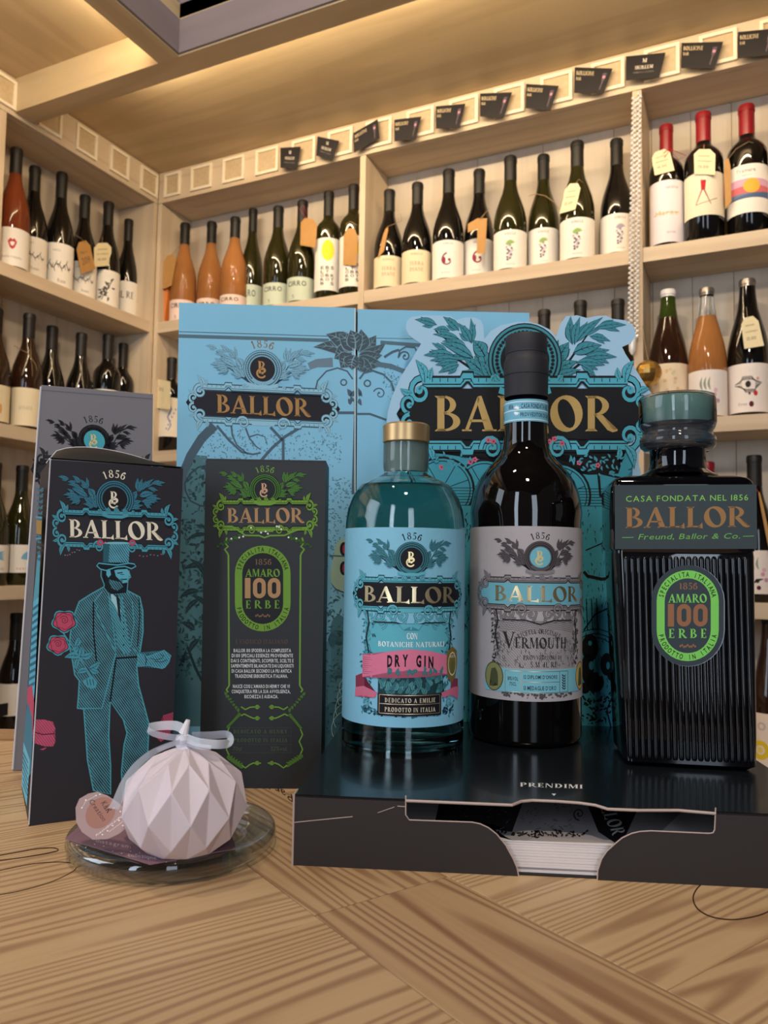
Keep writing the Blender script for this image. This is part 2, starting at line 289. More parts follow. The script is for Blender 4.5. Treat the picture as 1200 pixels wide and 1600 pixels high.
# ---------------------------------------------------------------- flat print, drawn as thin layers of ink
class Cv:
    def __init__(s): s.p = []; s.cols = []; s.l = 0; s.last = None; s.T = (0, 0, 1, 0, 0, 1)
    def set(s, ox=0, oy=0, ax=1, ay=0, bx=0, by=1): s.T = (ox, oy, ax, ay, bx, by)
    def _add(s, pts, col):
        ox, oy, ax, ay, bx, by = s.T
        if col not in s.cols: s.cols.append(col)
        s.p.append(([(ox+ax*x+bx*y, oy+ay*x+by*y) for x, y in pts], s.cols.index(col)))
    def poly(s, pts, col): s._add(pts, col)
    def rect(s, x0, y0, x1, y1, col): s._add([(x0, y0), (x1, y0), (x1, y1), (x0, y1)], col)
    def ell(s, cx, cy, rx, ry, col, n=20, rot=0):
        c, k = math.cos(rot), math.sin(rot)
        s._add([(cx+rx*math.cos(2*math.pi*i/n)*c-ry*math.sin(2*math.pi*i/n)*k, cy+rx*math.cos(2*math.pi*i/n)*k+ry*math.sin(2*math.pi*i/n)*c) for i in range(n)], col)
    def ring(s, cx, cy, r0, r1, col, n=28, ky=1):
        for q in ring2(cx, cy, r1, r1*ky, r0, r0*ky, 0, n): s._add(q, col)
    def arc(s, cx, cy, r, w_, a0, a1, col, n=16, ky=1):
        for q in arcq(cx, cy, r+w_/2, (r+w_/2)*ky, w_, w_*ky, a0, a1, n): s._add(q, col)
    def stroke(s, pts, w0, col, w1=None, closed=False):
        if closed: pts = list(pts)+[pts[0]]
        w1 = w0 if w1 is None else w1; n = len(pts); L = []; R = []
        for i, (x, y) in enumerate(pts):
            a = pts[max(i-1, 0)]; b = pts[min(i+1, n-1)]
            if closed and i in (0, n-1): a = pts[n-2]; b = pts[1]
            dx, dy = b[0]-a[0], b[1]-a[1]; d = math.hypot(dx, dy) or 1
            ww = (w0+(w1-w0)*i/(n-1))/2; L.append((x-dy/d*ww, y+dx/d*ww)); R.append((x+dy/d*ww, y-dx/d*ww))
        for i in range(n-1): s._add([L[i], L[i+1], R[i+1], R[i]], col)
    def leaf(s, x0, y0, x1, y1, w_, col, line=None, bend=.12):
        dx, dy = x1-x0, y1-y0; L = math.hypot(dx, dy); nx, ny = -dy/L, dx/L
        def side(sg, g):
            o = []
            for i in range(1, 7):
                t = i/7; h = math.sin(math.pi*t**.8)*w_/2*g*sg + math.sin(math.pi*t)*bend*L
                o.append((x0+dx*t+nx*h, y0+dy*t+ny*h))
            return o
        if line:
            g = 1+.12
            s._add([(x0, y0)]+side(1, g)+[(x1+dx*.03, y1+dy*.03)]+side(-1, g)[::-1], line)
        s._add([(x0, y0)]+side(1, 1)+[(x1, y1)]+side(-1, 1)[::-1], col)
        if line:
            md = [(x0+dx*t+nx*math.sin(math.pi*t)*bend*L, y0+dy*t+ny*math.sin(math.pi*t)*bend*L) for t in (0, .25, .5, .75, .95)]
            s.stroke(md, w_*.09, line, w_*.02)
            for t in (.3, .5, .68):
                mx_, my_ = x0+dx*t+nx*math.sin(math.pi*t)*bend*L, y0+dy*t+ny*math.sin(math.pi*t)*bend*L
                for sg in (1, -1): s.stroke([(mx_, my_), (mx_+dx*.13+nx*sg*w_*.3, my_+dy*.13+ny*sg*w_*.3)], w_*.05, line, w_*.01)
    def text(s, st, x0, x1, y0, y1, col, font='serif', slope=0, sp=.06, wfix=None):
        """fit the string between x0..x1 with caps from y0 (baseline) to y1"""
        gl = [glyph(c, font) for c in st]; W = sum(g[0]+sp for g in gl)-sp; k = (x1-x0)/W; h = y1-y0; x = 0
        for gw, ps in gl:
            for p in ps: s._add([(x0+(x+a)*k, y0+b*h+slope*(x+a)*k) for a, b in p], col)
            x += gw+sp
    def arctext(s, st, cx, cy, r, a0, a1, h, col, font='serif', wk=None, ky=1, inward=False):
        """letters spread from angle a0 to a1 (degrees), feet towards the centre unless inward"""
        n = len(st)
        for i, ch in enumerate(st):
            a = math.radians(a0+(a1-a0)*(i+.5)/n); gw, ps = glyph(ch, font)
            k = (wk or h*.75)
            ca, sa = math.cos(a), math.sin(a)
            for p in ps:
                q = []
                for x, y in p:
                    u = (x-gw/2)*k; v = y*h
                    if not inward: X = cx+ca*(r+v)+sa*u; Y = cy+(sa*(r+v)-ca*u)*ky
                    else: X = cx+ca*(r+h-v)-sa*u; Y = cy+(sa*(r+h-v)+ca*u)*ky
                    q.append((X, Y))
                s._add(q, col)
    def build(s, name, mp, parent=None, grid=None, step=1.6e-5, h0=3e-5, inv=None):
        """mp(x, y, h) -> point; grid: cut size in x so that the print wraps round a bottle"""
        bm = bmesh.new(); N_ = len(s.p)
        # a print only rises above the inks it overlaps
        B = np.array([(min(p[0] for p in q[0]), min(p[1] for p in q[0]), max(p[0] for p in q[0]), max(p[1] for p in q[0])) for q in s.p])
        ci_ = np.array([q[1] for q in s.p]); Lr = np.zeros(N_, int); e = 1e-9
        for i in range(N_):
            ov = (B[:i, 0] < B[i, 2]-e) & (B[:i, 2] > B[i, 0]+e) & (B[:i, 1] < B[i, 3]-e) & (B[:i, 3] > B[i, 1]+e)
            if ov.any():
                m_ = Lr[:i][ov].max(); same = (ci_[:i][ov & (Lr[:i] == m_)] == ci_[i]).all(); Lr[i] = m_ if same else m_+1
        if N_ and Lr.max() > 90: step = step*90/Lr.max()
        for (pts, ci), l in zip(s.p, Lr):
            l = float(l)
            # drop duplicate points
            q = []
            for p in pts:
                if not q or abs(p[0]-q[-1][0])+abs(p[1]-q[-1][1]) > 1e-9: q.append(p)
            if len(q) > 2 and abs(q[0][0]-q[-1][0])+abs(q[0][1]-q[-1][1]) < 1e-9: q.pop()
            if len(q) < 3: continue
            vs_ = []
            for p in q: v = bm.verts.new((p[0], p[1], l)); vs_.append(v)
            f = bm.faces.new(vs_); f.material_index = ci
        big = [f for f in bm.faces if len(f.verts) > 4]
        if big: bmesh.ops.triangulate(bm, faces=big, ngon_method='EAR_CLIP')
        if grid:
            xs = [v.co.x for v in bm.verts]; x = math.floor(min(xs)/grid)*grid
            while x < max(xs):
                bmesh.ops.bisect_plane(bm, geom=bm.verts[:]+bm.edges[:]+bm.faces[:], plane_co=(x, 0, 0), plane_no=(1, 0, 0), dist=1e-9)
                x += grid
        for v in bm.verts:
            p = V(mp(v.co.x, v.co.y, h0+v.co.z*step)); v.co = inv @ p if inv else p
        me = bpy.data.meshes.new(name); bm.to_mesh(me); bm.free()
        for c in s.cols: me.materials.append(ink(c))
        o = bpy.data.objects.new(name, me); C.objects.link(o)
        if parent: o.parent = parent
        return o
def ink(c):
    if c in M: return M[c]
    if c.startswith('foil_'): return mat(c, c[5:], .32, .85, vary=.1)
    if c.startswith('hatch_'):
        _, a, b = c.split('_'); return engraved(c, a, b)
    return mat('ink_'+c, c, .6, vary=.05, vs_=300, spec=.22)
# ---------------------------------------------------------------- the crest that repeats on boxes and labels
LL = [(450,150,285,110,55),(640,200,520,95,60),(560,200,440,190,50),(640,270,445,235,50),(745,310,740,120,50),(740,300,645,155,60),(700,340,550,290,60),(760,430,520,320,80),(540,390,425,315,40),(600,410,370,410,60),(640,450,420,455,50),(630,470,460,490,50),(640,490,485,550,50),(840,560,700,450,90),(880,560,800,330,90),(860,420,770,300,110),(900,610,830,480,70),(860,600,690,550,50)]
RL = [(435,270,425,90,60),(450,270,485,95,50),(465,250,630,95,50),(600,150,795,130,45),(560,210,690,240,40),(440,330,620,280,80),(560,345,685,312,36),(520,365,725,360,50),(460,400,645,415,50),(500,420,590,490,40),(330,400,400,270,90),(300,440,330,260,60),(300,470,450,400,70),(290,520,470,460,50),(280,500,360,380,60)]
def LU(q, side):
    if side < 0: k = 466*5.4545; ox, oy = (820-600)*5.4545, (563-480)*5.4545
    else: k = 466*4.615; ox, oy = 92, 383
    return [((q[i]-ox)/k if i % 2 == 0 else -(q[i]-oy)/k) for i in range(4)]+[q[4]/k]
def scroll(cv, cx, cy, r, a0, turns, col, w0, w1, line=None, flip=1, n=16):
    pts = []
    for i in range(n+1):
        t = i/n; a = math.radians(a0)+flip*2*math.pi*turns*t; rr = r*(1-.82*t); pts.append((cx+rr*math.cos(a), cy+rr*math.sin(a)))
    if line: cv.stroke(pts, w0*1.5, line, w1*1.6)
    cv.stroke(pts, w0, col, w1)
    cv.ell(pts[-1][0], pts[-1][1], w0*.8, w0*.8, col, 8)
def crest(cv, cx, cy, unit, pal, slope=0, lean=0, cy_off=.235, year=True, letters=True, text_w=.305, solid=False, text=None, pw=1.0):
    """drawn in units of the plaque width; cx, cy = centre of the plaque, y down in the photo frame"""
    cv.set(cx, cy, unit, slope*unit, -lean*unit, -unit)
    lf, ln, fr, pq, tx, dk, mo, yr = [pal.get(k) for k in ('leaf', 'line', 'frame', 'plaque', 'text', 'disk', 'mono', 'year')]
    o = cy_off
    for side, LS in ((-1, LL), (1, RL)):
        st = [[(-.07, -.10), (-.2, .02), (-.3, .10)], [(-.07, -.10), (-.22, 0), (-.32, .03)]] if side < 0 else [[(.07, -.10), (.15, .0), (.22, .1)], [(.07, -.1), (.2, 0), (.28, .02)]]
        for p in st: cv.stroke([(a, b+o) for a, b in p], .012, ln or lf, .004)
        for q in LS:
            x0, y0, x1, y1, w_ = LU(q, side)
            dx, dy = x1-x0, y1-y0
            for t_, an in ((.12, .38), (.28, -.34)):
                c_, s_ = math.cos(an), math.sin(an)
                cv.leaf(x0+dx*t_, y0+dy*t_+o, x0+dx*t_+.62*(dx*c_-dy*s_), y0+dy*t_+.62*(dx*s_+dy*c_)+o, w_*.72, lf, ln, bend=.05)
            cv.leaf(x0, y0+o, x1+dx*.12, y1+dy*.12+o, w_*1.05, lf, ln, bend=.06*side)
    # wreath ring with beads
    rl = ln or pq or dk
    cv.ell(0, o, .124, .124, rl, 36); cv.ring(0, o, .112, .120, lf, 36); cv.ring(0, o, .082, .106, lf, 36)
    for i in range(34):
        a = math.radians(-40+260*i/33); cv.ell(.094*math.cos(a), o+.094*math.sin(a), .0065, .0065, rl, 7)
    cv.ell(0, o, .08, .08, dk, 30)
    # monogram: a B standing in a C curl
    s_ = .085
    for p in G['B'][1]: cv._add([(-.032+x*s_*.85, o-.03+y*s_*.95) for x, y in p], mo)
    cv.arc(-.008, o-.028, .028, .011, 60, 330, mo, 12); cv.ell(-.002, o-.026, .009, .009, mo, 8)
    # plaque
    cv.set(cx, cy, unit*pw, slope*unit*pw, -lean*unit, -unit)
    if pq:
        P = [(-.40, .085), (.40, .085), (.43, .04), (.47, .045), (.455, .015), (.5, 0), (.455, -.015), (.47, -.045), (.43, -.04), (.40, -.085), (-.40, -.085), (-.43, -.04), (-.47, -.045), (-.455, -.015), (-.5, 0), (-.455, .015), (-.47, .045), (-.43, .04)]
        cv.poly(P, pq)
    fl = ln or fr
    for sy in (1, -1):
        y = sy*.105
        # rails with raised knuckles
        pts = [(-.40, y), (-.25, y), (-.235, y+sy*.018), (-.21, y+sy*.018), (-.20, y), (.20, y), (.21, y+sy*.018), (.235, y+sy*.018), (.25, y), (.40, y)]
        if ln: cv.stroke(pts, .046, ln)
        cv.stroke(pts, .03, fr)
        cv.stroke([(a, b-sy*.006) for a, b in pts], .004, fl)
        for k in range(26):
            x = -.39+k*.03
            if ln and abs(x) > .12: cv.stroke([(x, y+sy*.002), (x, y+sy*.014)], .003, fl)
        for sx in (1, -1):
            scroll(cv, sx*.405, sy*.075, .045, 90*sy if sx < 0 else 90*sy, 1.15, fr, .018, .008, ln, flip=-sx*sy)
            scroll(cv, sx*.45, sy*.035, .034, -90*sy, 1.0, fr, .014, .006, ln, flip=sx*sy)
            cv.leaf(sx*.39, y, sx*.425, y+sy*.075, .03, fr, ln, bend=.15*sx)
            cv.leaf(sx*.37, y+sy*.01, sx*.36, y+sy*.05, .022, fr, ln, bend=.1)
            cv.leaf(sx*.44, sy*.07, sx*.485, sy*.085, .02, fr, ln)
    # crown of small leaves under the wreath and volutes below the plaque
    for k in range(9):
        x = -.13+k*.0325; cv.leaf(x, .11, x+(-.02 if k % 2 else .02), .155-abs(x)*.2, .022, fr, ln)
    cv.stroke([(-.1, o-.1), (-.05, o-.115), (.05, o-.115), (.1, o-.1)], .022, fr)
    if not letters: return
    for sx in (-1, 1):
        scroll(cv, sx*.13, -.115, .042, 0 if sx > 0 else 180, 1.4, fr, .014, .007, ln, flip=sx)
    cv.poly([(-.09, -.10), (.09, -.10), (.07, -.13), (-.07, -.13)], fr)
    cv.set(cx, cy, unit, slope*unit, -lean*unit, -unit)
    cv.text(text or 'BALLOR', -text_w, text_w, -.058, .06, tx, 'serif', sp=.03)
    if year: cv.arctext('1856', 0, o, .142, 118, 62, .05, yr, 'serif', wk=.05)
def pal(leaf, line, frame, plaque, text, disk, mono, year):
    return dict(leaf=leaf, line=line, frame=frame, plaque=plaque, text=text, disk=disk, mono=mono, year=year)
def planemap(P0, n):
    """photo-frame pixel -> point on the plane (n points to the camera)"""
    def f(x, y, h): return onPlane(x, y, P0, n)+n*h
    return f
def cylmap(cx, cy, r, a0):
    """u = arc length, v = height"""
    def f(u, v, h): a = a0+u/r; return V((cx+(r+h)*math.cos(a), cy+(r+h)*math.sin(a), v))
    return f
# ================================================================ THE SETTING
YB, XL, ZC = 1.9, -1.746, 1.262
FLOOR = -0.913
SH = [0.763, 0.343, -0.077, -0.497]; TH = .036
whitewash = wood('whitewashed_wood', 'd4c0a3', 'ac9070', lines=30, contrast=.28, grain=.30, stretch=.06, rough=.6)
panelwood = wood('panel_wood', 'd8cbb8', 'b5a086', lines=24, contrast=.25, grain=.35, stretch=.06, rough=.65)
plywood = wood('plywood', 'cdb893', 'a8906c', lines=26, contrast=.3, grain=.28, stretch=.10, rough=.5)
greyed = wood('greyed_beam', '8f8488', '766c70', lines=26, contrast=.25, grain=.3, stretch=.06, rough=.6)
framewood = mat('frame_wood', 'f0e2c8', .55, vary=.08)
darkceil = mat('dark_ceiling', '191719', .8)
def wbox(name, m, a, b, parent=None, axis='X', kind=None, bevel=.0012):
    """board with its grain (local X) along the given world axis"""
    a, b = V(a), V(b); c = (a+b)/2; h = (b-a)/2
    if axis == 'X': R = Matrix.Identity(3); hh = (h.x, h.y, h.z)
    elif axis == 'Y': R = Matrix.Rotation(math.pi/2, 3, 'Z'); hh = (h.y, h.x, h.z)
    else: R = Matrix.Rotation(-math.pi/2, 3, 'Y'); hh = (h.z, h.y, h.x)
    mb = MB(); mb.box([-x for x in hh], hh)
    xf = Matrix.Translation(c) @ R.to_4x4()
    o = mb.build(name, m, None, bevel=bevel)
    if parent:
        o.parent = parent
        pl = parent.matrix_basis if parent.parent is None else parent.parent.matrix_basis @ parent.matrix_basis
        o.matrix_local = (XF(parent.location) if parent.parent is None else XF(parent.parent.location) @ parent.matrix_local).inverted() @ xf
    else: o.matrix_local = xf
    if kind: o['kind'] = kind
    return o
st = 'structure'
wbox('floor', wood('floor_boards', '6b5a4a', '4a3c30', lines=20), (-2.2, -2.6, FLOOR-.05), (2.4, 2.3, FLOOR), kind=st)
wbox('wall_back', mat('plaster', 'b9b2ad', .8), (-2.0, 2.075, FLOOR), (2.4, 2.15, 2.1), kind=st)
wbox('wall_left', M['plaster'], (-2.05, -2.6, FLOOR), (-1.925, 2.075, 2.1), kind=st)
wbox('ceiling', darkceil, (-2.05, -2.6, 2.1), (2.4, 2.15, 2.15), kind=st)
# lowered timber soffit round the shelves, with its beams
wbox('ceiling', plywood, (XL-.15, 1.41, ZC), (2.3, 2.07, ZC+.02), kind=st)
wbox('ceiling', plywood, (XL-.15, -2.4, ZC), (-1.25, 1.356, ZC+.02), axis='Y', kind=st)
wbox('trim_1', plywood, (XL-.005, 1.352, 1.170), (2.3, 1.415, 1.30), kind=st)
wbox('trim_2', plywood, (-1.257, -2.4, 1.170), (-1.196, 1.3525, 1.30), axis='Y', kind=st)
wbox('trim_3', greyed, (-1.196, 1.346, 1.174), (2.3, 1.352, 1.256), kind=st)
wbox('trim_4', greyed, (-1.1965, -2.4, 1.174), (-1.190, 1.346, 1.256), axis='Y', kind=st)
wbox('trim_5', greyed, (-1.22, 1.352, 1.262), (2.3, 1.38, 1.42), kind=st)
wbox('trim_6', greyed, (-1.222, -2.4, 1.262), (-1.197, 1.37, 1.42), axis='Y', kind=st)
# ---------------------------------------------------------------- back shelving
bs = thing('wall_shelving', (0, YB, FLOOR), 'whitewashed timber shelving across the back wall, three bays of wine bottles wide in view', 'shelving')
ups = [(-1.746, -1.731), (-1.001, -.983), (-.253, -.231), (.51, .53), (1.27, 1.29)]
x = -1.745
while x < 1.29:
    wbox('board', panelwood, (x, 2.052, FLOOR+.01), (x+.0942, 2.068+random.uniform(-.001, .001), ZC-.085), bs, 'Z'); x += .095
for a, b in ups: wbox('upright', whitewash, (a, YB, FLOOR), (b, 2.051, 1.158), bs, 'Z')
for (a, _b), (c_, _d) in zip([(u[1], 0) for u in ups[:-1]], [(u[0], 0) for u in ups[1:]]):
    for z in SH: wbox('shelf', whitewash, (a+.0003, YB+.001, z-TH), (c_-.0003, 2.050, z), bs)
    wbox('plinth', whitewash, (a+.0003, YB+.02, FLOOR), (c_-.0003, YB+.04, FLOOR+.08), bs)
wbox('soffit', whitewash, (XL, YB+.0185, 1.159), (1.29, 2.051, 1.175), bs)
fas = wbox('fascia', whitewash, (XL, YB, 1.159), (1.29, YB+.018, 1.261), bs)
def frame_mesh(w, h, mats):
    mb = MB(); t = .0085; d = .007
    for a, b in (((-w/2, 0, -h/2), (w/2, d, -h/2+t)), ((-w/2, 0, h/2-t), (w/2, d, h/2)), ((-w/2, 0, -h/2+t), (-w/2+t, d, h/2-t)), ((w/2-t, 0, -h/2+t), (w/2, d, h/2-t))): mb.box(a, b, 0)
    mb.box((-w/2+t, .005, -h/2+t), (w/2-t, d, h/2-t), 1)
    return mb
inset = mat('frame_inset', 'c4ad8a', .7, vary=.2, vs_=90)
FR = [283, 332, 383, 436, 494, 552, 613, 679, 748, 820, 895, 976.5, 1062.5, 1152, 1250]
fm0 = None
for i, px in enumerate(FR):
    xr = onY(px, 318-(px-247)*.243-22, YB).x; w_ = .082 if i > 0 else .066
    mb = frame_mesh(w_, .078, None); o = mb.build('frame', [framewood, inset], None, bevel=.0008)
    o.parent = fas; o.matrix_local = (XF(bs.location) @ fas.matrix_basis).inverted() @ XF((xr-w_/2, YB-.0072, 1.211))
# ---------------------------------------------------------------- left shelving
ls = thing('wall_shelving', (XL, .5, FLOOR), 'whitewashed timber shelving along the left wall, meeting the other in the corner', 'shelving')
y = -1.2
while y < 1.88:
    wbox('board', panelwood, (-1.915, y, FLOOR+.01), (-1.899+random.uniform(-.001, .001), min(y+.0942, 1.899), ZC-.085), ls, 'Z'); y += .095
lup = [(-1.2, -1.182), (-.25, -.232), (.53, .548), (1.313, 1.331), (1.884, 1.899)]
for a, b in lup: wbox('upright', whitewash, (-1.898, a, FLOOR), (XL, b, 1.158), ls, 'Z')
for (a, b), (c_, d) in zip(lup[:-1], lup[1:]):
    for z in SH: wbox('shelf', whitewash, (-1.897, b+.0003, z-TH), (XL-.001, c_-.0003, z), ls, 'Y')
wbox('soffit', whitewash, (-1.898, -1.2, 1.159), (XL-.0185, 1.899, 1.175), ls, 'Y')
fal = wbox('fascia', whitewash, (XL-.018, -1.2, 1.159), (XL, 1.899, 1.261), ls, 'Y')
for pa, pb in ((216, 247), (167, 200), (115, 150), (58, 95), (-24, 24)):
    y1 = onX(pb, 319-(247-pb)*.64-20, XL).y; w_ = .078
    if pb == 247: y1 = 1.892
    mb = frame_mesh(w_, .078, None); o = mb.build('frame', [framewood, inset], None, bevel=.0008)
    o.parent = fal; o.matrix_local = (XF(ls.location) @ fal.matrix_basis).inverted() @ (XF((XL+.0072, y1-w_/2, 1.211), math.pi/2))
# ---------------------------------------------------------------- black cards in the frames
CARDS = [[(438,231),(470,229),(464,265),(438,262)],[(496,213),(530,220),(519,252),(494,243)],[(552,208),(590,186),(593,216),(553,239)],[(616,187),(658,182),(650,217),(616,221)],[(681,166),(727,162),(718,199),(681,201)],[(750,146),(800,144),(787,184),(750,182)],[(822,131),(873,134),(860,173),(821,169)],[(898,105),(957,107),(943,146),(897,145)],[(978,88),(1040,82),(1030,121),(978,126)],[(1065,67),(1130,65),(1117,107),(1064,106)],[(1153,50),(1215,44),(1205,86),(1153,91)]]
CL = ['black card in the fascia frame over the orange wines, first from the corner', 'black card hanging askew in its frame, second from the corner', 'black card tipped steeply upwards to the right, third in the row of cards',
      'black card just right of the upright between the first two bays', 'black card fifth from the left on the fascia', 'black card sixth from the left, above the kraft-tagged bottles', 'black card seventh from the left on the fascia',
      'black card eighth from the left, two before the beaded garland', 'black card with a small centred gold emblem above the beaded garland', 'black card above the red-capped bottles, second from the right edge', 'black card cut by the right edge of the photo']
cardm = mat('black_card', '1d191c', .5, vary=.1)
for i, q in enumerate(CARDS):
    P = [onY(px, py, YB-.016-(.004 if k in (2, 3) else 0)) for k, (px, py) in enumerate(q)]
    c0 = sum(P, V((0, 0, 0)))/4; t = thing('display_card', c0, CL[i], 'card', 'black cards tucked in the fascia frames')
    mb = MB(); mb.slab([p-c0 for p in P[::-1]], (0, .0008, 0)); mb.build('card', cardm, t)
    cv = Cv()
    if i in (0, 1, 8):
        cv.text('M', .44, .56, .68, .84, 'e8dcc8', 'serif'); cv.text('SIGILLUM', .25, .75, .42, .56, 'e8dcc8'); cv.text('VINERIA E CUCINA', .2, .8, .26, .32, '8f8478', 'sans')
    else:
        cv.text('BOLLICINE', .05, .55, .70, .86, 'd9c39a', 'serif'); cv.text('BAR', .05, .20, .50, .62, 'd9c39a', 'serif')
        cv.stroke([(.82, .15), (.84, .5)], .015, '8c7a86'); cv.poly([(.80, .5), (.88, .5), (.90, .82), (.79, .80)], '5d5360'); cv.poly([(.81, .6), (.88, .6), (.885, .7), (.805, .7)], 'c98a96')
    tl, tr, br, bl = P
    def mp(x, y, h, tl=tl, tr=tr, br=br, bl=bl): return (bl*(1-x)+br*x)*(1-y)+(tl*(1-x)+tr*x)*y-V((0, h, 0))
    cv.build('print', mp, t, inv=Matrix.Translation(-c0))
# ================================================================ WINE BOTTLES
gl_black = mat('glass_black', '0e0c0b', .06, coat=.3, vary=.2); gl_olive = mat('glass_olive', '26240c', .06, coat=.3, vary=.3)
gl_brown = mat('glass_brown', '2e1a10', .06, coat=.3, vary=.3)
gl_orange = mat('glass_orange_wine', 'c98a50', .05, trans=.5, ior=1.33, vary=.25, vs_=12); gl_rose = mat('glass_rose_wine', '8a4426', .05, trans=.4, ior=1.33, vary=.25, vs_=12)
gl_clear = mat('glass_clear', 'eef2f0', .03, trans=1, ior=1.45, vary=.01); gl_green = mat('glass_green', '4a5c20', .05, trans=.6, ior=1.4)
cap_black = mat('capsule_black', '171412', .5, vary=.1); cap_red = mat('capsule_red', '8e1a22', .32, vary=.15); cap_white = mat('crown_white', 'e9e6e2', .35); cap_steel = mat('crown_steel', '9b948c', .3, .8)
paper = mat('label_paper', 'efe8dc', .7)
KIND = {
 'burgundy': ([(0, 0), (.034, 0), (.038, .004), (.038, .125), (.0372, .14), (.033, .163), (.026, .186), (.0195, .205), (.0157, .222), (.0145, .236)], [(.0145, .236), (.0143, .285), (.0152, .2855), (.0152, .296), (.0135, .30), (0, .30)]),
 'bordeaux': ([(0, 0), (.034, 0), (.038, .004), (.038, .183), (.0365, .196), (.031, .207), (.022, .2165), (.0165, .224), (.0145, .232)], [(.0148, .232), (.0148, .285), (.0158, .2855), (.0158, .296), (.0145, .30), (0, .30)]),
 'crown': ([(0, 0), (.036, 0), (.0415, .005), (.0415, .13), (.040, .15), (.035, .178), (.027, .208), (.020, .235), (.0165, .262), (.015, .284)], [(.0155, .284), (.0155, .288), (.0166, .289), (.0166, .297), (.0155, .30), (0, .30)]),
}
_bm = {}
def bottle_mesh(kind, gm, cm, fill=None):
    k = (kind, gm.name, cm.name, fill)
    if k not in _bm:
        a, b = KIND[kind]
        m1 = MB(); m1.lathe(a, 28, cap=False)
        if fill is not None:   # clear neck over the filled body
            lo = [p for p in a if p[1] <= fill]; hi = [lo[-1]]+[p for p in a if p[1] > fill]
            m1 = MB(); m1.lathe(lo+[(0, lo[-1][1])], 28, cap=False, mi=0); m1.lathe(hi, 28, cap=False, mi=1)
        o = m1.build('x', [gm, gl_green if fill == .235 else gl_clear], smooth=True, sharp=50)
        m2 = MB(); m2.lathe(b, 20, cap=False); p = m2.build('x', cm, smooth=True, sharp=40)
        _bm[k] = (o.data, p.data); bpy.data.objects.remove(o); bpy.data.objects.remove(p)
    return _bm[k]
PLACED = []
def wine(unit, shelf, pxb, pyl0, pyl1, pxt, pyt, kind, gm, cm, label, group, art=None, rs=1.0, back=.062, **k):
    def spot(b): return onY(pxb, (pyl0+pyl1)/2, YB+b) if unit == 'B' else onX(pxb, (pyl0+pyl1)/2, XL-b)
    best = None
    for f_ in (1.1, 1.05, 1.0, .96):
        r_ = (.0415 if kind == 'crown' else .038)*rs*f_
        cands = [back]+[r_+.004+(.108-2*r_+.034)*j/12 for j in range(13)]
        for b in cands:
            if b < r_+.001 or b > .149-r_: continue
            p = spot(b)
            d = min([((p.x-q.x)**2+(p.y-q.y)**2)**.5-r_-qr for q, qr, s_ in PLACED if s_ == shelf] or [9])
            # stay clear of the uprights
            if unit == 'B' and any(a-r_ < p.x < b_+r_ for a, b_ in ups[1:]): d = -1
            if unit == 'L' and any(a-r_ < p.y < b_+r_ for a, b_ in lup): d = -1
            if d > .0008: best = (b, f_); break
        if best: break
    if not best: print('NO SPOT', label); best = (back, .96)
    b, f_ = best; p = spot(b); PLACED.append((p, (.0415 if kind == 'crown' else .038)*rs*f_, shelf))
    return wine0(unit, shelf, pxb, pyl0, pyl1, pxt, pyt, kind, gm, cm, label, group, art, rs=rs*f_, back=b, **k)
def wine0(unit, shelf, pxb, pyl0, pyl1, pxt, pyt, kind, gm, cm, label, group, art=None, paper_c='efe8dc', rs=1.0, fill=None, yaw=0, back=.062, capz=None, half=1.35, lw=None):
    z0 = SH[shelf] if shelf < 4 else 0
    if unit == 'B':
        Y = YB+back; x = onY(pxb, (pyl0+pyl1)/2, Y).x; loc = V((x, Y, z0)); front = Y-.038*rs; zt = onY(pxt, pyt, Y).z
        za, zb = [onY(pxb, q, front).z-z0 for q in (pyl1, pyl0)]
    else:
        X = XL-back; y_ = onX(pxb, (pyl0+pyl1)/2, X).y; loc = V((X, y_, z0)); front = X+.038*rs; zt = onX(pxt, pyt, X).z
        za, zb = [onX(pxb, q, front).z-z0 for q in (pyl1, pyl0)]
    za = max(za, .004); H = zt-z0
    ang = math.atan2(-loc.y, -loc.x)+yaw
    t = thing('wine_bottle', loc, label, 'bottle', group)
    g, c = bottle_mesh(kind, gm, cm, fill)
    for nm, me in (('glass', g), ('capsule' if 'capsule' in cm.name else 'crown_cap', c)):
        o = bpy.data.objects.new(nm, me); C.objects.link(o); o.parent = t; o.scale = (rs, rs, H/.30)
    r = .0384*rs if kind != 'crown' else .0418*rs
    cv = Cv(); hw = lw or r*half; cv.rect(-hw, za, hw, zb, paper_c)
    if art: art(cv, za, zb, hw)
    cv.build('label', cylmap(0, 0, r+.0002, ang), t, grid=r*.16, h0=1e-4, step=4e-5)
    return t
def a_small(txt, sub=None, col='6b6258', y=.75, h=.09, w=.45):
    def f(cv, a, b, hw):
        H = b-a; cv.text(txt, -hw*w, hw*w, a+H*y, a+H*(y+h), col)
        if sub: cv.text(sub, -hw*w*.8, hw*w*.8, a+H*.14, a+H*.19, col, 'sans')
    return f
def a_branch(cv, a, b, hw):
    H = b-a; m = a+H*.5
    pts = [(-hw*.55+hw*1.2*i/14, m+H*.05*math.sin(i*1.3)+H*.01*(i % 3)) for i in range(15)]
    cv.stroke(pts, H*.02, '4a4440')
    for i in range(0, 14, 1): cv.stroke([pts[i], (pts[i][0]+hw*.07, pts[i][1]+H*.09*(1 if i % 2 else -1))], H*.02, '4a4440', H*.008)
    cv.text('AGRICOLA', -hw*.3, hw*.1, a+H*.82, a+H*.87, '8f877d', 'sans'); cv.text('Rosso', -hw*.0, hw*.4, a+H*.15, a+H*.24, '7d7468', 'sans')
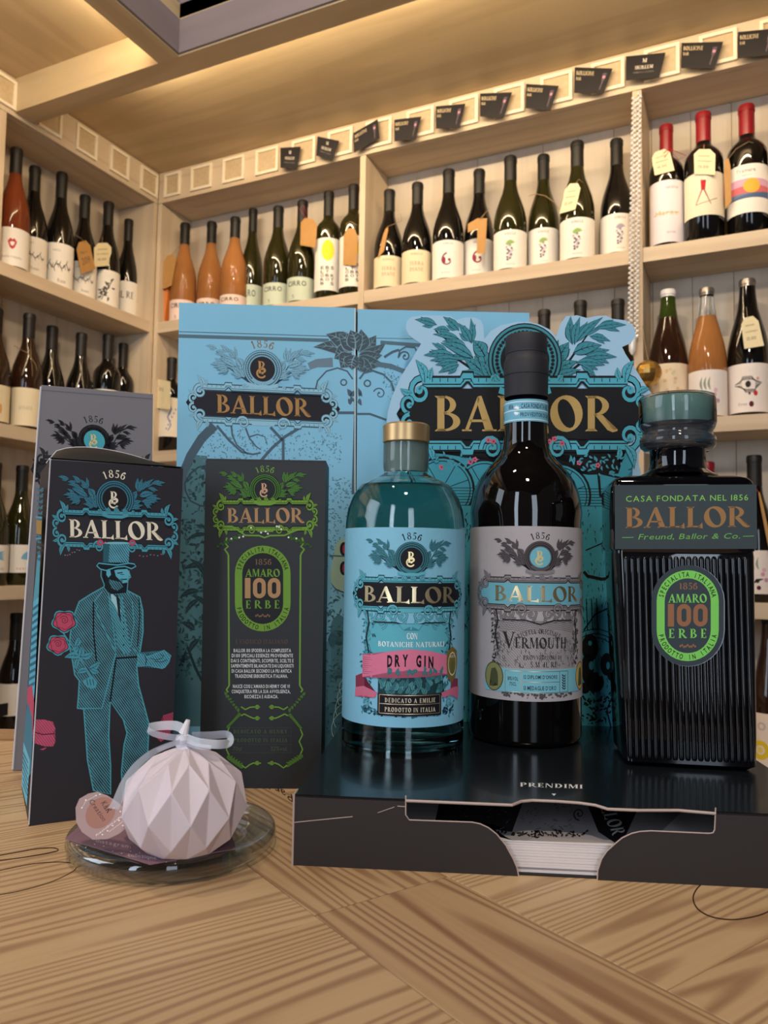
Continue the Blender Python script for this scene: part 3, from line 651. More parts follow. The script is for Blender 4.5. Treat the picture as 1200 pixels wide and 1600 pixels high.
def a_lips(cv, a, b, hw):
    H = b-a; y = a+H*.6
    cv.poly([(-.2*hw, y+.03*H), (-.08*hw, y+.12*H), (0, y+.08*H), (.08*hw, y+.12*H), (.2*hw, y+.03*H), (.1*hw, y-.13*H), (0, y-.17*H), (-.1*hw, y-.13*H)], 'c23a44')
    cv.poly([(-.11*hw, y+.02*H), (0, y+.03*H), (.11*hw, y+.02*H), (.05*hw, y-.08*H), (-.05*hw, y-.08*H)], 'f3ece4')
    cv.text('bacio rosato', -.45*hw, .45*hw, a+H*.2, a+H*.28, '8d8378', 'sans')
def a_grape(col='6d6270', leafc='8fae62', dx=0.0, fade='c9bfc6'):
    def f(cv, a, b, hw):
        H = b-a; cv.text('DIBELE', -hw*.26+dx*hw, hw*.26+dx*hw, a+H*.86, a+H*.93, '8d8488')
        rnd = random.Random(3)
        for k in range(26):
            t = k/26; cv.ell(dx*hw+rnd.uniform(-1, 1)*hw*.17*(1-t*.5)-.03*hw, a+H*(.62-.42*t), hw*.05, H*.03, col if k % 2 else fade, 8)
        for k in range(7):
            an = math.radians(20+k*24); cv.leaf(dx*hw, a+H*.62, dx*hw+hw*.24*math.cos(an), a+H*.62+H*.13*math.sin(an), H*.05, leafc)
        cv.text('SICILIANO', -hw*.2+dx*hw, hw*.22+dx*hw, a+H*.08, a+H*.12, 'a09898', 'sans')
    return f
def a_swirl(cv, a, b, hw):
    H = b-a; cv.text('DIBELE', -hw*.25, hw*.25, a+H*.88, a+H*.94, '8d8488')
    scroll(cv, 0, a+H*.46, H*.2, 100, .8, '8a3148', H*.05, H*.03, flip=1, n=12)
    cv.ell(-hw*.18, a+H*.46, hw*.07, H*.1, '8a3148', 10); cv.text('ROSSO', -hw*.3, hw*.1, a+H*.12, a+H*.16, '9a9094', 'sans')
def a_terra(cv, a, b, hw):
    H = b-a; cv.text('DIBELE', -hw*.3, hw*.3, a+H*.84, a+H*.9, '9a9078'); cv.text('TERRA', -hw*.35, hw*.35, a+H*.52, a+H*.64, 'c98d74'); cv.text('DIANE', -hw*.35, hw*.35, a+H*.34, a+H*.46, 'c98d74')
def a_cirro(col='2c2622', bg=None):
    def f(cv, a, b, hw):
        H = b-a; cv.text('CIRRO', -hw*.78, hw*.30, a+H*.62, a+H*.84, col, 'bold'); cv.text('S', -hw*.5, -hw*.35, a+H*.1, a+H*.26, '6f7a70')
    return f
def a_oval(cv, a, b, hw):
    H = b-a; cv.ell(0, a+H*.76, hw*.36, H*.20, 'f2d838', 24)
    rnd = random.Random(5)
    for r in range(5):
        for c_ in (-1, 0, 1):
            if rnd.random() < .85:
                ch = rnd.choice('BOLSAERT'); x = c_*hw*.28; y = a+H*(.40-r*.075)
                cv.text(ch, x-hw*.11, x+hw*.11, y, y+H*.06, '27211d', 'bold')
def a_vine(cv, a, b, hw):
    H = b-a; rnd = random.Random(9)
    for k in range(18):
        an = rnd.uniform(0, 6.28); x = rnd.uniform(-.2, .6)*hw; y = a+H*rnd.uniform(.25, .75); cv.leaf(x, y, x+hw*.25*math.cos(an), y+H*.14*math.sin(an), H*.05, '57504a')
    cv.stroke([(-.2*hw, a+H*.2), (.1*hw, a+H*.5), (.4*hw, a+H*.8)], H*.02, '3e3833')
def a_wing(cv, a, b, hw):
    H = b-a
    for k in range(5): cv.leaf(.1*hw, a+H*.5, .62*hw, a+H*(.42+.09*k), H*.09, '7fb2cf')
    cv.text('VENTO', -.1*hw, .6*hw, a+H*.1, a+H*.18, 'b98d84')
def a_blue(cv, a, b, hw):
    H = b-a
    cv.stroke([(-.1*hw, a+H*.85), (.05*hw, a+H*.7), (-.15*hw, a+H*.5), (.05*hw, a+H*.3), (-.1*hw, a+H*.15)], H*.05, '6a78b4', H*.02)
    for k in range(6): cv.ell((-.2+.1*k)*hw, a+H*(.2+.1*k), hw*.05, H*.03, '9c95b8', 8)
def a_gold(cv, a, b, hw):
    H = b-a; cv.text('ARTINO', -.05*hw, .5*hw, a+H*.86, a+H*.9, 'b08a8c'); cv.text('Marae', -.5*hw, .5*hw, a+H*.44, a+H*.52, 'c9ab5e', 'sans')
    cv.stroke([(-.6*hw, a+H*.46), (.55*hw, a+H*.48)], H*.01, 'c9ab5e'); cv.text('ROSSO', 0, .35*hw, a+H*.14, a+H*.17, '9a9094')
    cv.rect(-hw, a, -hw*.86, b, 'd9b98a')
def a_compass(cv, a, b, hw):
    H = b-a
    cv.stroke([(-.05*hw, a+H*.62), (-.3*hw, a+H*.26)], H*.03, '9a4a44', H*.015); cv.stroke([(-.02*hw, a+H*.62), (.25*hw, a+H*.24)], H*.03, '9a4a44', H*.015)
    cv.poly([(-.1*hw, a+H*.58), (.04*hw, a+H*.58), (.08*hw, a+H*.8), (-.02*hw, a+H*.72), (-.12*hw, a+H*.82)], 'b8242c'); cv.stroke([(-.3*hw, a+H*.26), (.1*hw, a+H*.3), (.5*hw, a+H*.38)], H*.012, '5a4a44')
    cv.text('NERO', -.15*hw, .2*hw, a+H*.9, a+H*.94, '8d8488', 'sans')
def a_sunset(cv, a, b, hw):
    H = b-a
    cv.rect(-hw*.9, a+H*.30, hw*.9, a+H*.44, '6d7f9c'); cv.poly([(-hw*.9, a+H*.42), (hw*.9, a+H*.38), (hw*.9, a+H*.58), (-hw*.9, a+H*.60)], 'd86e72')
    cv.poly([(-hw*.9, a+H*.56), (hw*.9, a+H*.54), (hw*.9, a+H*.68), (-hw*.9, a+H*.72)], 'd9a7bd'); cv.ell(.15*hw, a+H*.55, hw*.3, H*.15, 'f0b445', 20)
    cv.poly([(-hw*.9, a+H*.30), (-.2*hw, a+H*.36), (hw*.9, a+H*.44), (hw*.9, a+H*.30)], '54688a')
    cv.text('Tramare', -.4*hw, .3*hw, a+H*.84, a+H*.92, '5d4a50', 'sans'); cv.text('MERLOT', -.2*hw, .15*hw, a+H*.76, a+H*.79, '8d8488', 'sans')
def a_floral(cv, a, b, hw):
    H = b-a; rnd = random.Random(11)
    for k in range(26): cv.ell(rnd.uniform(-.8, .8)*hw, a+H*rnd.uniform(.35, .95), hw*.07, H*.035, rnd.choice(['e3c8a0', 'dcb98c', 'cfd0a0', 'e8d6b8']), 8)
    cv.stroke([(.2*hw, a+H*.1), (.22*hw, a+H*.35)], H*.03, '7d9a5a', H*.01)
def a_dots(cv, a, b, hw):
    H = b-a
    for x in (-.2, -.05, .1): cv.leaf(x*hw, a+H*.55, x*hw, a+H*.85, H*.05, '8f9a8c')
    for x, y, c_ in ((.25, .45, 'd59ab0'), (.38, .32, 'c990b4'), (.05, .3, '2b2426'), (.1, .14, '5c1f2c'), (.3, .55, 'e0b6c4')): cv.ell(x*hw, a+H*y, hw*.08, H*.05, c_, 12)
    cv.leaf(-.1*hw, a+H*.24, .3*hw, a+H*.34, H*.06, '2b2426')
def a_eye(cv, a, b, hw):
    H = b-a
    for k in range(7):
        w_ = .5-.04*k; cv.stroke([(-w_*hw, a+H*.58), (-.2*hw, a+H*(.66+.012*k)), (.1*hw, a+H*(.66+.012*k)), (w_*hw*.9, a+H*.6)], H*.008, '3c3634'); cv.stroke([(-w_*hw, a+H*.56), (-.1*hw, a+H*(.47-.012*k)), (.2*hw, a+H*(.46-.01*k)), (w_*hw*.9, a+H*.6)], H*.008, '3c3634')
    for x, y, c_, r in ((.22, .38, 'c23030', .055), (.08, .16, '5c1420', .06), (.3, .68, 'd8a08c', .035), (.02, .38, '6a2a34', .03), (-.02, .57, '2b2426', .07)): cv.ell(x*hw, a+H*y, hw*r*1.3, H*r, c_, 12)
    cv.text('Etnea', -.35*hw, -.05*hw, a+H*.14, a+H*.2, '8d8488', 'sans')
def a_yellow(cv, a, b, hw):
    H = b-a; cv.ring(-.35*hw, a+H*.38, H*.08, H*.16, 'e8c62a'); cv.ell(-.35*hw, a+H*.38, H*.05, H*.05, 'f0d860'); cv.ring(-.3*hw, a+H*.78, H*.04, H*.07, 'cdb9b0')
T1 = 'tagged and labelled wines on the left shelves'; g1 = 'wine bottles on the left wall shelves'
W = wine
W('L',0, 19,352,418, 17,228,'burgundy',gl_rose,cap_black,'amber rosé bottle with red lips on its white label, by the left upright',g1,a_lips,back=.046)
W('L',0, 49,366,428, 43,255,'burgundy',gl_black,cap_black,'dark bottle with sketched branch label, between the lips bottle and its twin',g1,a_branch,back=.098)
W('L',0, 91,376,450, 93,269,'burgundy',gl_black,cap_black,'dark bottle with broad white sketched-branch label, third on the upper left shelf',g1,a_branch,back=.048)
W('L',0,128,405,462,121,300,'burgundy',gl_black,cap_black,'dark bottle behind the orange-brown hanging tag, upper left shelf',g1,a_branch,back=.10)
W('L',0,165,418,478,168,316,'burgundy',gl_black,cap_black,'dark bottle with grey vine drawing and a cream neck tag, upper left shelf',g1,a_vine,back=.048)
W('L',0,197,436,490,189,337,'burgundy',gl_black,cap_black,'dark bottle nearest the corner on the upper left shelf',g1,a_small('IL RE',None,'57504a',.5,.2,.5),back=.098)
W('L',1,-12,598,656,-12,480,'burgundy',gl_brown,cap_black,'brown bottle cut by the left edge, middle left shelf, cream label with an amber spot',g1,lambda cv,a,b,hw: cv.ell(.35*hw, a+.35*(b-a), .08*hw, .14*(b-a), 'd9a860', 12),paper_c='eadbb8')
W('L',1, 40,604,664, 43,490,'burgundy',gl_brown,cap_black,'brown bottle with a plain cream label and cord, middle left shelf beside the grey box',g1,a_small('ANNATA',None,'b9ab92',.42,.1,.3),paper_c='eadbb8',back=.05)
W('L',1, 76,622,680, 72,507,'burgundy',gl_black,cap_black,'dark sloping bottle, middle left shelf, second behind the grey box',g1,None,back=.10)
W('L',1,122,630,690,121,519,'burgundy',gl_black,cap_black,'dark sloping bottle standing alone above the middle of the grey box',g1,None)
W('L',1,165,606,680,165,522,'bordeaux',gl_black,cap_black,'round-shouldered dark bottle above the grey box, left of the last one',g1,None)
W('L',1,189,610,684,181,533,'bordeaux',gl_black,cap_black,'round-shouldered dark bottle deepest in the corner of the middle left shelf',g1,None,back=.085)
W('L',2,-14,851,895,-14,722,'burgundy',gl_olive,cap_black,'olive bottle mostly outside the left edge, lower left shelf',g1,a_wing)
W('L',2, 29,851,895, 30,727,'burgundy',gl_olive,cap_black,'olive bottle with a pale blue wing on its white label, lower left shelf',g1,a_wing,back=.05)
W('L',3,20,1070,1120,22,958,'burgundy',gl_black,cap_black,'black bottle standing behind the black crate, bottom left shelf',g1,None,back=.10)
g2 = 'wine bottles in the corner bay of the back wall'
W('B',0,285,466,520,290,350,'burgundy',gl_orange,cap_black,'orange wine bottle nearest the corner, black capsule',g2,a_cirro(),paper_c='ecd2c4')
W('B',0,327,464,520,331,348,'burgundy',gl_orange,cap_black,'orange wine bottle in the middle of the three',g2,a_cirro(),back=.095,paper_c='ecd2c4')
W('B',0,364,458,512,368,341,'burgundy',gl_orange,cap_black,'orange wine bottle on the right of the three, next to olive glass',g2,a_cirro(),back=.048,paper_c='ecd2c4')
W('B',0,392,443,498,397,327,'burgundy',gl_olive,cap_black,'olive bottle with pale green label, leftmost of the three alike',g2,a_cirro('4c564c'),back=.10,paper_c='c9d3bd')
W('B',0,432,440,498,440,323,'burgundy',gl_olive,cap_black,'olive bottle with pale green label, middle of the three alike',g2,a_cirro('4c564c'),paper_c='c9d3bd',back=.050)
W('B',0,470,431,488,477,314,'burgundy',gl_olive,cap_black,'olive bottle with pale green label, red ribbon and kraft tag at its neck',g2,a_cirro('4c564c'),paper_c='c9d3bd',back=.098)
W('B',0,512,370,452,519,300,'bordeaux',gl_olive,cap_black,'dark bottle with a bright yellow oval on its tall white label',g2,a_oval,rs=.93,back=.05)
W('B',0,551,366,446,555,290,'bordeaux',gl_olive,cap_black,'dark bottle half hidden by the upright, tall white label under a kraft tag',g2,a_oval,rs=.93,back=.10)
W('B',1,266,620,681,266,560,'bordeaux',gl_black,cap_black,'black bottle with a blue brushed figure on its label, corner gap beside the blue case',g2,a_blue,rs=.95,paper_c='e9dfca')
g3 = 'wine bottles in the middle bay of the back wall'
W('B',0,607,398,446,616,297,'burgundy',gl_black,cap_black,'dark bottle with cream label and twine, first in the middle bay',g3,a_terra,back=.05,paper_c='ead9b4')
W('B',0,651,389,442,659,286,'burgundy',gl_black,cap_black,'dark bottle with cream label and reddish lettering, second in the middle bay',g3,a_terra,paper_c='ead9b4',back=.098)
W('B',0,700,374,436,702,267,'burgundy',gl_black,cap_black,'dark bottle with a bare white label and dark red swirl, third in the middle bay',g3,a_swirl,rs=1.03,back=.05)
W('B',0,748,372,429,757,265,'burgundy',gl_black,cap_black,'dark bottle with dark red swirl label behind a kraft tag shaped like a one',g3,a_swirl,back=.10)
W('B',0,797,358,422,799,246,'burgundy',gl_olive,cap_black,'olive bottle with grapes on its white label, left of the corded one',g3,a_grape(),rs=1.04,back=.05)
W('B',0,849,355,413,853,243,'burgundy',gl_olive,cap_black,'olive bottle with grapes label and a loose cord round its neck',g3,a_grape(),back=.10)
W('B',0,902,339,404,902,223,'burgundy',gl_olive,cap_black,'olive bottle with grapes label and a cream tag on its shoulder',g3,a_grape(),rs=1.04,back=.05)
W('B',0,964,333,393,965,219,'burgundy',gl_black,cap_black,'black bottle with a faint purple bunch on its label, beside the garland',g3,a_grape('7d7284', 'a79fae', .15),back=.098)
W('B',1,850,590,650,853,485,'burgundy',gl_black,cap_black,'dark capsule showing above the cut-out, first of three',g3,None)
W('B',1,907,585,645,908,471,'burgundy',gl_black,cap_black,'dark capsule showing above the cut-out, second of three',g3,None)
W('B',1,966,580,640,966,469,'burgundy',gl_black,cap_black,'dark capsule showing above the cut-out, next to the garland',g3,None,back=.05)
g4 = 'wine bottles in the right bay of the back wall'
W('B',0,1042,281,378,1040,198,'bordeaux',gl_black,cap_red,'red-capped bottle with a gold signature on its white label, beside the garland',g4,a_gold,rs=.98,paper_c='e9e0e2')
W('B',0,1100,268,336,1100,178,'bordeaux',gl_black,cap_red,'red-capped bottle with red compass drawing on a cream label',g4,a_compass,rs=1.06,paper_c='ecdfc4')
W('B',0,1168,256,332,1165,167,'bordeaux',gl_black,cap_red,'red-capped bottle with a pink and yellow sunset on its label',g4,a_sunset,rs=1.08)
W('B',0,1241,250,326,1238,155,'bordeaux',gl_black,cap_red,'red-capped bottle just beyond the right edge of the photo',g4,a_gold,rs=1.0)
W('B',1,1045,568,662,1040,455,'crown',gl_brown,cap_white,'sparkling bottle with white crown cap and a pale flowered label',g4,a_floral,fill=.235,paper_c='ecd9bc')
W('B',1,1106,578,650,1103,452,'crown',gl_orange,cap_steel,'clear-necked sparkling bottle of orange wine',g4,a_dots,fill=.235 +.0001,rs=.93,paper_c='eee4dc',back=.072)
W('B',1,1170,568,644,1168,438,'crown',gl_black,cap_steel,'dark sparkling bottle with a red-dotted eye on its label and a cream tag',g4,a_eye,rs=1.03,paper_c='eee4dc')
W('B',2,1107,860,930,1107,722,'burgundy',gl_black,cap_red,'dark bottle with small red capsule behind the square bottle neck',g4,None,back=.09)
W('B',2,1181,860,928,1173,712,'burgundy',gl_black,cap_black,'black-capped bottle behind the right side of the square bottle',g4,a_dots,paper_c='eee0d6',back=.06)
W('B',3,1206,1116,1210,1196,960,'crown',gl_brown,cap_black,'bottle with yellow ring on its cream label, low behind the black tray',g4,a_yellow,paper_c='f0dcc8',rs=1.0,half=1.5)
# ---------------------------------------------------------------- tags, cords and the things hung from the bottles
kraft = mat('kraft_card', 'b98a4e', .7, vary=.12); creamc = mat('cream_card', 'e8d9ae', .65); twine = mat('twine', '9c8360', .9); redr = mat('red_ribbon', 'b0242c', .5); orangep = mat('orange_card', 'd0762e', .6)
def tagcard(unit, q, dep, m, label, txt=None, cord=None, cm=twine, shape=True):
    f = (lambda px, py, d=0: onY(px, py, YB+dep-d)) if unit == 'B' else (lambda px, py, d=0: onX(px, py, XL-dep+d))
    cpx = sum(p[0] for p in q)/len(q); cpy = sum(p[1] for p in q)/len(q); g_ = f(cpx, cpy)
    sh_ = [i for i in range(4) if SH[i] < g_.z < SH[i]+.41]
    if sh_:
        cnd = [(abs((p-g_).x if unit == 'B' else (p-g_).y), p, r) for p, r, s_ in PLACED if s_ == sh_[0] and ((p.y > 1.9) if unit == 'B' else (p.x < XL))]
        d_, p_, r_ = min(cnd, key=lambda e_: e_[0])
        if d_ < .06: dep = ((p_.y-YB) if unit == 'B' else (XL-p_.x))-r_-.003
    P = [f(*p) for p in q]; c0 = sum(P, V((0, 0, 0)))/len(P)
    t = thing('hang_tag', c0, label, 'tag', 'paper tags hung on the wine bottles')
    nrm = V((0, -1, 0)) if unit == 'B' else V((1, 0, 0))
    mb = MB(); tl, tr, br, bl = P
    if shape: pts = [bl, br, tr*.8+br*.2, tr*.75+tl*.25, tl*.75+tr*.25, tl*.8+bl*.2]
    else: pts = [bl, br, tr, tl]
    mb.slab([p-c0 for p in pts], -nrm*.0008); mb.build('card', m, t)
    if txt:
        cv = Cv()
        for (s_, x0, x1, y0, y1) in txt: cv.text(s_, x0, x1, y0, y1, '6d5c46', 'sans')
        cv.build('print', lambda x, y, h: (bl*(1-x)+br*x)*(1-y)+(tl*(1-x)+tr*x)*y+nrm*(h+.0002), t, inv=Matrix.Translation(-c0))
    if cord:
        mb = MB(); mb.tube([f(px, py, dd)-c0 for px, py, dd in cord], .0007, 6); mb.build('cord', cm, t, smooth=True)
    return t
two = [('cantina', .2, .75, .7, .78), ('vino biologico', .15, .85, .5, .57), ('13,00', .2, .7, .25, .36)]
tagcard('L', [(118,380),(139,374),(149,420),(127,428)], .024, kraft, 'orange-brown tag with handwriting hanging on the upper left shelf', [('2019', .2, .8, .25, .5), ('Nero', .2, .7, .6, .72)], [(134,380,0), (126,372,.01), (116,366,0)])
tagcard('L', [(147,380),(174,379),(174,415),(147,417)], .021, creamc, 'cream tag on the bottle with the vine drawing, upper left shelf', two, [(160,381,0), (160,370,-.01)])
tagcard('B', [(470,339),(496,344),(493,387),(469,383)], .018, kraft, 'kraft tag under a red ribbon on the pale green labelled bottle', None, [(480,341,0), (473,334,.005), (468,326,0), (474,320,.0), (479,334,0)], redr)
tagcard('B', [(537,357),(559,357),(557,415),(536,414)], .028, kraft, 'kraft tag half behind the upright', None, [(545,357,0), (541,350,0), (548,346,0), (558,352,0)])
tagcard('B', [(600,360),(608,352),(600,392),(590,404)], .012, kraft, 'kraft tag seen edge-on at the start of the middle bay', None, [(606,354,0), (618,349,.005), (628,345,0), (626,334,-.02)])
t1 = [(731,350),(746,341),(761,341),(758,396),(745,396),(746,358),(731,363)]
P = [onY(px, py, YB+.016) for px, py in t1]; c0 = sum(P, V((0,0,0)))/len(P); t = thing('hang_tag', c0, 'kraft tag cut in the shape of a one', 'tag', 'paper tags hung on the wine bottles')
mb = MB(); mb.slab([p-c0 for p in P[::-1]], (0, .0008, 0)); mb.build('card', kraft, t)
mb = MB(); mb.tube([onY(px, py, YB+.014)-c0 for px, py in ((752,342),(758,333),(764,326),(757,334),(749,343))], .0007, 6); mb.build('cord', twine, t)
tagcard('B', [(885,287),(909,286),(899,327),(874,334)], .012, creamc, 'cream tag tilted on the shoulder of the olive grapes bottle', two, [(898,288,0), (905,280,-.01), (910,285,-.02)])
tagcard('B', [(1017,240),(1045,230),(1054,266),(1023,274)], .018, creamc, 'cream tag with red ribbon on the gold-signature bottle', two, [(1036,240,0), (1045,232,.004), (1057,237,0), (1072,243,0), (1060,250,0), (1047,234,0), (1038,246,.004)], redr)
tagcard('B', [(1084,233),(1118,233),(1117,273),(1085,272)], .014, creamc, 'cream tag on the red compass bottle', two, [(1100,234,0), (1100,226,-.01)])
tagcard('B', [(1131,250),(1141,246),(1143,315),(1133,327)], .016, kraft, 'kraft tag seen edge-on left of the sunset bottle', None, [(1138,248,0), (1150,233,.0), (1170,221,.0), (1178,224,-.01)])
tagcard('B', [(1157,498),(1183,492),(1194,540),(1163,545)], .02, creamc, 'cream tag on the dark sparkling bottle', two, [(1168,497,0), (1166,480,-.01)])
tagcard('B', [(1184,770),(1188,768),(1212,880),(1206,884)], .01, kraft, 'kraft tag with a red top at the right edge, behind the square bottle', None, [(1186,770,0), (1182,765,0), (1180,762,-.01)], redr)
tagcard('B', [(256,400),(277,396),(268,446),(254,452)], .05, kraft, 'kraft tag leaning beside the first orange wine', None, [(268,398,0), (280,385,0)])
for cords, lab in (([(826,306,0),(838,303,.012),(852,306,.016),(866,316,.012),(872,326,0)], 'loose cord round the neck of the corded grapes bottle'),):
    P = [onY(px, py, YB+.03-dd) for px, py, dd in cords]; mb = MB(); mb.tube(P, .0009, 6); o = mb.build('cord', twine, None, xf=XF(P[0]), smooth=True); tag(o, lab, 'cord')
P = [onX(px, py, XL-.012) for px, py in ((22,540),(30,545),(44,552),(56,570),(62,600))]; mb = MB(); mb.tube(P, .0009, 6); tag(mb.build('cord', twine, None, xf=XF(P[0]), smooth=True), 'thin cord hanging from the brown bottle beside the grey box', 'cord')
# orange carton and cream card in the corner
q = [(264,441),(242,446),(234,498),(256,502)]
P = [onY(px, py, YB+d) for (px, py), d in zip(q, (.03, .012, .012, .03))]; P[2].z = P[3].z = SH[0]+.0005
c0 = V((P[2].x, P[2].y, SH[0])); t = thing('gift_carton', c0, 'small folded orange card carton in the corner beside the first orange wine', 'carton')
mb = MB(); mb.slab([p-c0 for p in P], (.003, .028, 0)); mb.build('wrap', orangep, t, bevel=.001)
P = [onY(px, py, YB+d) for (px, py), d in zip([(233,590),(266,596),(266,640),(233,636)], (.02, .004, .004, .02))]
c0 = V((P[3].x, P[3].y, P[3].z)); t = thing('shelf_card', c0, 'cream price card pinned to the corner upright beside the blue case', 'card')
mb = MB(); mb.slab([p-c0 for p in P[::-1]], (0, .001, 0)); mb.build('card', creamc, t)
cv = Cv(); cv.text('Vini', .3, .7, .6, .8, '8b7c68', 'sans'); tl, tr, br, bl = P
cv.build('print', lambda x, y, h: (bl*(1-x)+br*x)*(1-y)+(tl*(1-x)+tr*x)*y-V((0, h, 0)), t, inv=Matrix.Translation(-c0))
# garland of glass beads on the third upright
ga = thing('bead_garland', onY(990, 150, YB-.012), 'two silvery strands of glass beads hanging down the upright left of the red-capped bottles', 'garland')
glassb = mat('bead_glass', 'fbf6ee', .12, .2, vary=.2, vs_=30); gold = mat('gold_ball', 'caa35a', .22, .9, vary=.35, vs_=200)
mb = MB(); 
def bead(mb, c, r, sg=7):
    mb.lathe([(0, -r), (r*.7, -r*.7), (r, 0), (r*.7, r*.7), (0, r)], sg, cap=False); n = sg*5
    for i in range(len(mb.v)-n, len(mb.v)): mb.v[i] = mb.v[i]+V(c)
for s_, x0, x1, y0 in ((0, 991, 984, 154), (1, 999, 994, 147)):
    y = y0; k = 0
    while y < 530:
        t_ = (y-y0)/(530-y0); px = x0+(x1-x0)*t_+(1.6 if k % 2 else -1.6)
        bead(mb, onY(px, y, YB-.010-(.004 if k % 2 else 0))-ga.location, .0043); y += 3.9; k += 1
o = mb.build('beads', glassb, ga, smooth=True); o['kind'] = 'stuff'
pend = MB(); c1 = onY(988, 540, YB-.012); pend.lathe([(0, .03), (.006, .028), (.009, .01), (.008, -.012), (.003, -.022), (0, -.023)], 14, cap=False)
pend.v = [v+c1-ga.location for v in pend.v]; pend.build('bead_cone', glassb, ga, smooth=True)
bb = thing('gold_bauble', onY(1013, 583, YB-.035), 'small gold faceted bauble hanging below the bead garland', 'ornament')
mb = MB(); rr = .030; seg = 14
mb.lathe([(0, -rr)]+[(rr*math.sin(math.radians(a)), -rr*math.cos(math.radians(a))) for a in range(20, 180, 20)]+[(0, rr)], seg, cap=False); mb.build('ball', gold, bb)
mb = MB(); mb.tube([(0, 0, rr), (-.008, .012, .07), (-.015, .02, .12)], .0007, 6); mb.build('thread', twine, bb)
# black crate low on the left shelving
cr0 = onX(8, 1066, XL+.0); ztop = cr0.z; cy = 1.20
t = thing('crate', (XL-.075, 1.0, SH[3]), 'black crate with oval hand holes on the bottom left shelf', 'crate')
mb = MB(); hx = .07; hy0, hy1 = -.22, .30; H = ztop-SH[3]; bl_ = mat('crate_black', '121012', .6)
mb.box((-hx, hy0, 0), (hx, hy1, .006)); mb.box((-hx, hy0, 0), (-hx+.005, hy1, H)); mb.box((-hx, hy0, 0), (hx, hy0+.005, H)); mb.box((-hx, hy1-.005, 0), (hx, hy1, H))
# front wall with a row of hand holes cut out
hole_z0, hole_z1 = [onX(8, q, XL).z-SH[3] for q in (1119, 1100)]
mb.box((hx-.005, hy0, 0), (hx, hy1, hole_z0-.03)); mb.box((hx-.005, hy0, hole_z1), (hx, hy1, H))
hc = onX(2, 1109, XL).y-1.0
ys = [hy0, hc-.10-.028, hc-.10+.028, hc-.028, hc+.022, hy1]
mb.box((hx-.005, hy0, hole_z0-.03), (hx, hy1, hole_z0))
for a, b in ((hy0, hc-.05), (hc+.024, hy1)): mb.box((hx-.005, a, hole_z0), (hx, b, hole_z1))
mb.build('crate_body', bl_, t)
# ================================================================ THE TABLE
ZT, ZR = -.163, -.126
pine = wood('table_pine', 'cbaa80', '81573a', lines=200, contrast=.50, grain=.30, stretch=.05, rough=.42, nscale=13, rnd_=.42)
E1 = V((.8765, -.4815, 0)); E2 = V((.4815, .8765, 0))
O = onZ(492, 1430, ZT); O = V((O.x, O.y, ZT))
def clip(poly, P, n):
    out = []
    for i in range(len(poly)):
        a, b = poly[i], poly[(i+1) % len(poly)]; da, db = (a-P).dot(n), (b-P).dot(n)
        if da <= 0: out.append(a)
        if (da < 0 < db) or (db < 0 < da): out.append(a+(b-a)*(da/(da-db)))
    return out
B0, RT_, LF_, FR_ = .745, .300, -.62, .13
bounds = [(FWDV*(B0-.05), FWDV), (LATV*RT_, LATV), (LATV*LF_, -LATV), (FWDV*FR_, -FWDV)]
tb = thing('table', (*(FWDV*.44-LATV*.16).xy, FLOOR), 'pine table of joined boards with burned-in marks, everything in front stands on it', 'table')
def plank(poly, ang, name='plank', th=.022):
    poly = [V((p.x, p.y, ZT)) for p in poly]
    for P_, n_ in bounds if name == 'plank' else []: poly = clip(poly, V((P_.x, P_.y, ZT)), n_)
    if len(poly) < 3: return
    c = sum(poly, V((0, 0, 0)))/len(poly)
    g = .0003; poly = [p+(c-p).normalized()*g for p in poly]
    c.z = ZT; xf = Matrix.Translation(c-V(tb.location)) @ Matrix.Rotation(ang, 4, 'Z'); inv = (Matrix.Translation(c) @ Matrix.Rotation(ang, 4, 'Z')).inverted()
    mb = MB(); mb.slab([inv @ (p-V((0, 0, th))) for p in poly], (0, 0, th)); o = mb.build(name, pine, tb, bevel=.0003); o.matrix_local = xf
def Q(a, b): return O+E1*a+E2*b
A1 = math.atan2(E1.y, E1.x); A2 = math.atan2(E2.y, E2.x)
# the diagonal strip (b from 0 to .08), in two lengths
plank([Q(0, 0), Q(.6, 0), Q(.6, .08), Q(0, .08)], A1); plank([Q(-.0, 0), Q(-.0, .08), Q(-.62, .08), Q(-.62, 0)], A1)
a = -.98
for wdt in [.075, .09, .07, .085, .095, .08, .09, .075, .085, .09, .07, .08, .095, .085, .075, .09, .08]:
    if a > .6: break
    plank([Q(a, 0), Q(a+wdt, 0), Q(a+wdt, -.7), Q(a, -.7)], A2)
    plank([Q(a+.03, .08), Q(a+.03+wdt, .08), Q(a+.03+wdt, 1.1), Q(a+.03, 1.1)], A2)
    a += wdt
def ca(l, d): p = LATV*l+FWDV*d; return V((p.x, p.y, ZT))
la = math.atan2(LATV.y, LATV.x)
plank([ca(LF_, B0-.05), ca(RT_, B0-.05), ca(RT_, B0), ca(LF_, B0)], la, 'edge_board')
wm = wood('table_leg_pine', 'b08a60', '75502f')
for l, d in ((LF_+.05, FR_+.05), (RT_-.05, FR_+.05), (LF_+.05, B0-.05), (RT_-.05, B0-.05)):
    p = ca(l, d)-V(tb.location); mb = MB(); mb.box((-.03, -.03, 0), (.03, .03, ZT-FLOOR-.0225)); o = mb.build('leg', wm, tb, bevel=.002); o.location = (p.x, p.y, 0)
